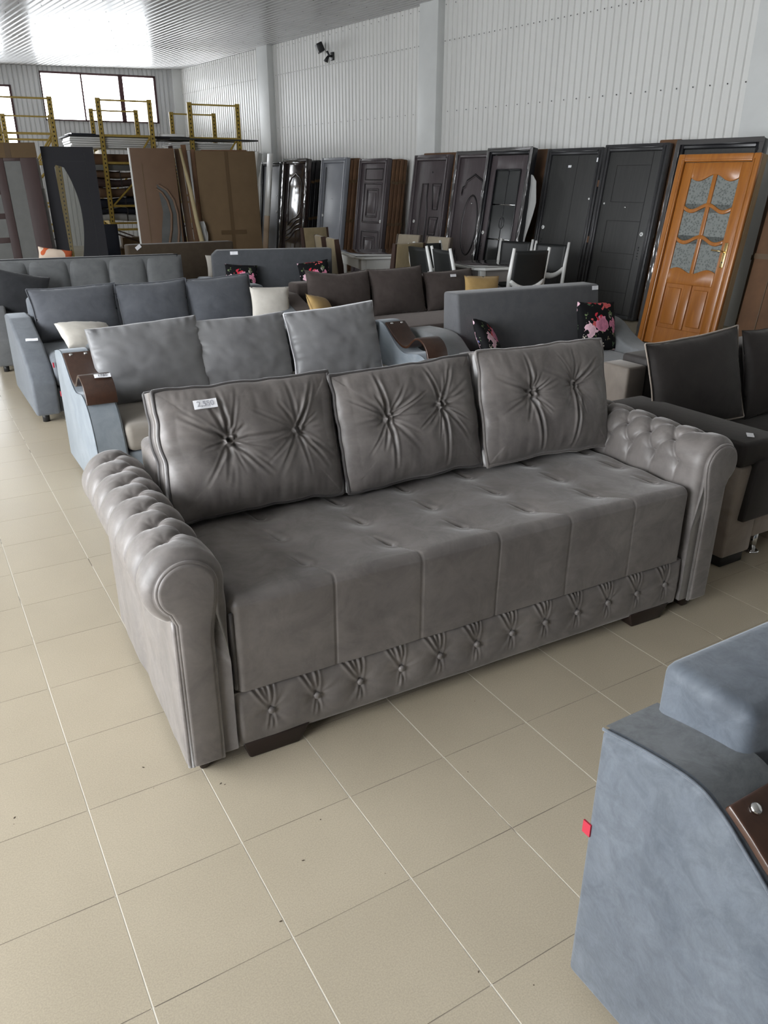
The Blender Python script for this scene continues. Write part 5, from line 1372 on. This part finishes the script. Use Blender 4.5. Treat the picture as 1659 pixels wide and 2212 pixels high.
# things on and in the racks
r = empty('dark_board', (3.02, 15.0, 2.418), (0, 0, R(-3)), 'long black board lying across two yellow racks', 'board')
MB().box(0, 2.5, .1, 1.6, 0, .035).obj('board', MT['leafdark'], r, bevel=.004); MB().box(.06, .5, .12, 1.3, .036, .052).obj('upper_sheet', MT['navy'], r); MB().box(.06, .4, .2, 1.1, .053, .062).obj('paper_sheet', MT['whitepaint'], r)
r = empty('dark_board', (4.92, 14.82, 2.40), (0, 0, R(-3)), 'grey-black board with wavy end lying over the rack by the wall', 'board')
MB().prism([(0, 0), (1.80, .05), (1.72, .3), (1.62, .5), (1.66, .9), (0, 1.0)], 'z', 0, .03).obj('board', MT['doorgrey'], r, bevel=.003)
r = empty('white_offcut', (4.75, 15.1, 2.455), (0, 0, R(-20)), 'small white board lying on the long black board', 'board'); MB().box(0, .5, 0, .35, 0, .05).obj('board', MT['whitepaint'], r, bevel=.004)
for k in range(5):
    r = empty('laminate_sheet', (3.06 + random.uniform(-.02, .02), 15.12, 2.226 + k * .038), (0, 0, R(-3 + random.uniform(-.5, .5))), 'white laminated panel, %s from the bottom of the stack under the black board' % ['first', 'second', 'third', 'fourth', 'fifth'][k], 'panel', 'white panels stacked on the rack')
    MB().box(0, 1.62, 0, 1.1, 0, .032).obj('board', MT['whitepaint'], r, bevel=.002)
for k in range(4):
    r = empty('laminate_sheet', (5.02 + random.uniform(-.02, .02), 15.15, 2.226 + k * .036), (0, 0, R(-4 + random.uniform(-.5, .5))), 'pale pink-white panel, %s from the bottom of the stack by the wall' % ['first', 'second', 'third', 'fourth'][k], 'panel', 'pale panels on the rack by the wall')
    MB().box(0, 1.25, 0, .9, 0, .030).obj('board', MT['whitepaint'], r, bevel=.002)
def bundle(label, x, y, z, L_, hgt, dep, mat, yaw=-3, seed=0):
    r = empty('wrapped_bundle', (x, y, z), (0, 0, R(yaw)), label, 'bundle')
    pts = [(0, .12 * dep), (.0, .88 * dep), (.15 * hgt, dep), (.85 * hgt, dep), (hgt, .88 * dep), (hgt, .12 * dep), (.85 * hgt, 0), (.15 * hgt, 0)]
    U = np.linspace(0, 1, 26); P = []
    rs = np.random.RandomState(seed)
    for u in U:
        k = 1 + .05 * math.sin(u * 9 + seed)
        P.append([(u * L_, p[1] * k, p[0] * k + .012 * math.sin(u * 12 + j + seed)) for j, p in enumerate(pts)])
    m = MB().grid(np.array(P), cv=True); n_ = len(pts); m.f.append(tuple(range(n_))); m.f.append(tuple(range(25 * n_, 26 * n_))[::-1])
    m.obj('bundle_body', MT[mat], r, True)
    m = MB().tube([(-.02, dep * .5, hgt * .5), (.10, dep * .5, hgt * .5)], [hgt * .45, hgt * .58], 8); m.obj('film_end', MT['film'], r, True)
    for q in (.35, .75): MB().box(L_ * q, L_ * q + .02, -.012, dep + .012, -.004, hgt + .012).obj('strap', MT['wrap'], r)
    return r
bundle('brown plastic-wrapped board bundle on the upper rack level', 3.36, 15.2, 1.685, 1.55, .125, .6, 'mdf', seed=1)
bundle('grey-brown wrapped bundle in the middle of the rack', 3.38, 15.17, 1.525, 1.50, .145, .6, 'plum', seed=2)
bundle('rusty brown wrapped bundle with strapped middle', 3.44, 15.17, 1.335, 1.50, .175, .6, 'mdf', seed=3)
bundle('navy shiny wrapped bundle low on the rack', 3.40, 15.18, 1.135, 1.55, .185, .6, 'navy', seed=4)
bundle('black wrapped bundle below the navy one', 3.42, 15.18, 1.035, 1.55, .09, .6, 'navy', seed=5)
bundle('pale grey wrapped slab on the lowest beam', 3.42, 15.17, .897, 1.5, .125, .6, 'foam', seed=6)
r = empty('long_beam', (3.2, 15.45, 1.937), (0, 0, R(-4)), 'rough brown timber lying on the rack under the white panels', 'timber'); MB().box(0, 1.7, 0, .3, 0, .19).obj('timber', MT['carddk'], r, bevel=.008)
r = empty('grey_slab', (3.1, 15.2, 1.828), (0, 0, R(-4)), 'grey slab above the wrapped bundles on the rack', 'panel'); MB().box(0, 1.75, 0, .6, 0, .10).obj('board', MT['greyglass'], r, bevel=.004)
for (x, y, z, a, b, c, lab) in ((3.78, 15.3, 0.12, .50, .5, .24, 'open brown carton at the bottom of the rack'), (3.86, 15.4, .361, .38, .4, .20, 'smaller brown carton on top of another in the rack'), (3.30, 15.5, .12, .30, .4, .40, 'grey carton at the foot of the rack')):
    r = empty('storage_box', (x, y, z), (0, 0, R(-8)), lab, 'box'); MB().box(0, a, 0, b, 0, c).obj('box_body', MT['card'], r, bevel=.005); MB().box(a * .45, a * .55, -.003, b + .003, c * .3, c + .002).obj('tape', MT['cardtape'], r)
r = empty('wooden_pallet', (3.2, 15.15, 0), (0, 0, R(-8)), 'wooden pallet under the cartons in the rack', 'pallet')
for k in range(5): MB().box(0, 1.3, .02 + k * .17, .12 + k * .17, .095, .118).obj('slat', MT['plank'], r)
for k in range(3): MB().box(.02 + k * .58, .12 + k * .58, .02, .80, 0, .094).obj('runner', MT['plank'], r)
r = empty('navy_board', (2.70, 12.2, .0), (R(-3), 0, R(-6)), 'dark navy panel standing right of the anthracite door', 'panel'); MB().box(0, .36, 0, .03, .02, .98).obj('board', MT['navy'], r, bevel=.003)

# ------------------------------------------------------------------ dining sets
def table(label, x, y, yaw, L_, W_2, topm, apm):
    r = empty('dining_table', (x, y, 0), (0, 0, R(yaw)), label, 'table')
    c = .10; out = [(c, 0), (L_ - c, 0), (L_, c), (L_, W_2 - c), (L_ - c, W_2), (c, W_2), (0, W_2 - c), (0, c)]
    MB().prism(out, 'z', .715, .745).obj('table_rim', MT['whitepaint'], r, bevel=.008, seg=3)
    ins = [(px_ * .96 + L_ * .02, py * .95 + W_2 * .025) for px_, py in out]
    MB().prism(ins, 'z', .7455, .751).obj('glass_top', topm, r, bevel=.002)
    m = MB(); ring_ = [(.08, L_ - .08, .06, .09), (.08, L_ - .08, W_2 - .09, W_2 - .06), (.08, .11, .09, W_2 - .09), (L_ - .11, L_ - .08, .09, W_2 - .09)]
    for (x0, x1, y0, y1) in ring_: MB().box(x0, x1, y0, y1, .58, .714).obj('apron', apm, r)
    for lx in (.07, L_ - .14):
        for ly in (.05, W_2 - .12): MB().box(lx, lx + .07, ly, ly + .07, 0, .713).obj('leg', MT['whitepaint'], r, bevel=.006)
    return r
table('white octagonal dining table with mirror-dark top among khaki chairs', 4.92, 7.30, -14, .95, 1.2, MT['tableglass'], MT['whitepaint'])
table('white dining table with dark glossy top beside black and white chairs', 5.46, 5.44, -8, .80, .85, MT['tableglass'], MT['tablegrey'])
def parsons(label, x, y, yaw, fm, sm, hb=1.0):
    r = empty('dining_chair', (x, y, 0), (0, 0, R(yaw)), label, 'chair', 'upholstered chairs around the octagonal table')
    # back at y=0 ... faces -y ; backrest at local y>0
    MB().box(-.21, .21, -.24, .18, .40, .48).obj('seat', fm, r, bevel=.02, seg=3)
    prof = [(.17, .40), (.235, .40), (.30, hb), (.245, hb + .005), (.19, .70)]
    me = MB().prism(prof, 'x', -.20, .20).mesh('backrest'); bm = bmesh.new(); bm.from_mesh(me); bmesh.ops.recalc_face_normals(bm, faces=bm.faces); bm.to_mesh(me); bm.free()
    bev(put('backrest', me, fm, r), .018, 3)
    for s_ in (-1, 1):
        a, b = sorted((s_ * .201, s_ * .222))
        me = MB().prism([(p[0] - .002, p[1]) for p in prof], 'x', a, b).mesh('side_trim'); bm = bmesh.new(); bm.from_mesh(me); bmesh.ops.recalc_face_normals(bm, faces=bm.faces); bm.to_mesh(me); bm.free(); put('side_trim', me, sm, r)
        for ly in (-.21, .19): MB().box(s_ * .17 - .02, s_ * .17 + .02, ly - .02, ly + .02, 0, .399).obj('leg', MT['chairbrown'], r)
    return r
# local +y is the side of the backrest
parsons('khaki chair at the near left corner of the octagonal table', 4.74, 7.08, 78, MT['tan'], MT['chairbrown'])
parsons('khaki chair at the left side of the octagonal table, behind another', 4.83, 7.60, 76, MT['tan'], MT['chairbrown'])
parsons('khaki chair at the far left of the octagonal table', 5.12, 8.62, 6, MT['tan'], MT['chairbrown'], 1.03)
parsons('khaki chair with dark edge at the near right side of the octagonal table', 5.03, 6.52, 184, MT['tan'], MT['chairbrown'], .98)
parsons('light taupe two-tone chair at the far side of the octagonal table', 6.20, 8.35, -70, MT['tanlight'], MT['taupeband'], .92)
parsons('light taupe chair at the far right of the octagonal table', 6.30, 7.72, -72, MT['tanlight'], MT['taupeband'], .92)
def bwchair(label, x, y, yaw, hb=.98):
    r = empty('black_chair', (x, y, 0), (0, 0, R(yaw)), label, 'chair', 'black and white chairs at the second table')
    MB().box(-.20, .20, -.22, .19, .41, .47).obj('seat', MT['chairblack'], r, bevel=.018, seg=3)
    for s_ in (-1, 1):
        path = [(s_ * .205, .20, 0), (s_ * .205, .19, .44), (s_ * .212, .22, .72), (s_ * .215, .29, hb)]
        MB().tube(path, [.022, .024, .024, .017], 8).obj('leg', MT['whitepaint'], r, True)
        MB().box(s_ * .19 - .02, s_ * .19 + .02, -.21, -.17, 0, .41).obj('leg', MT['whitepaint'], r, bevel=.005)
    U, V = np.meshgrid(np.linspace(-1, 1, 12), np.linspace(0, 1, 10), indexing='ij')
    sag = .10 * (1 - U ** 2)
    Zb = (.70 - sag * 1.0) + (hb - .03 - (.70 - sag)) * V; Yb = .215 + .07 * ((Zb - .60) / .4) ** 1.2 + .025 * (1 - U ** 2) if False else .21 + .07 * np.clip((Zb - .6) / .4, 0, 1) + .02 * (1 - U ** 2)
    o = MB().grid(np.stack([U * .20, Yb, Zb], -1)).obj('back_pad', MT['chairblack'], r, True); md = o.modifiers.new('thick', 'SOLIDIFY'); md.thickness = .035; md.offset = 0
    path = [(u * .205, .225 + .02 * (1 - u * u), .69 - .10 * (1 - u * u)) for u in np.linspace(-1, 1, 14)]
    MB().tube(path, [.045 - .02 * abs(u) for u in np.linspace(-1, 1, 14)], 8).obj('back_rail', MT['whitepaint'], r, True)
    return r
bwchair('black and white chair seen from behind left of the second table, outer one', 5.30, 6.02, 88)
bwchair('black and white chair seen from behind left of the second table, inner one', 5.33, 5.56, 84)
bwchair('black and white chair at the far end of the second table', 5.72, 6.55, 5, .95)
bwchair('black and white chair across the second table with curved white rail', 6.42, 6.10, -62)
bwchair('black and white chair at the far right of the second table', 6.50, 5.55, -66)
bwchair('large black chair with white post nearest the plain grey door', 5.58, 4.92, 172, 1.02)

# ------------------------------------------------------------------ floodlight on the wall
fl = empty('floodlight', W0 + WD * 8.37 + Vector((0, 0, 3.90)) - WN * .01, (0, 0, DROT), 'small black floodlight with motion sensor high on the corrugated wall', 'lamp')
h_ = MB().box(-.11, .11, -.10, .02, .02, .18).obj('lamp_head', MT['blackplastic'], fl, bevel=.012); h_.location = (-.05, -.17, .04); h_.rotation_euler = (R(25), 0, R(-25))
MB().box(-.085, .085, -.105, -.101, .04, .16).obj('lens', MT['greyglass'], h_)
MB().tube([(0, 0, -.02), (0, -.08, -.02), (-.01, -.13, .06)], .022, 8).obj('bracket', MT['blackplastic'], fl, True)
MB().box(-.05, .05, -.03, .0, -.09, .05).obj('wall_plate', MT['blackplastic'], fl, bevel=.008)
MB().tube([(-.01, -.10, -.02), (-.03, -.15, -.12)], [.02, .045], 10).obj('sensor', MT['blackplastic'], fl, True)
o = MB().disc((0, 0, 0), .032, .02, 'z', 14).obj('sensor_eye', MT['whitepaint'], fl, True); o.location = (-.03, -.15, -.145)
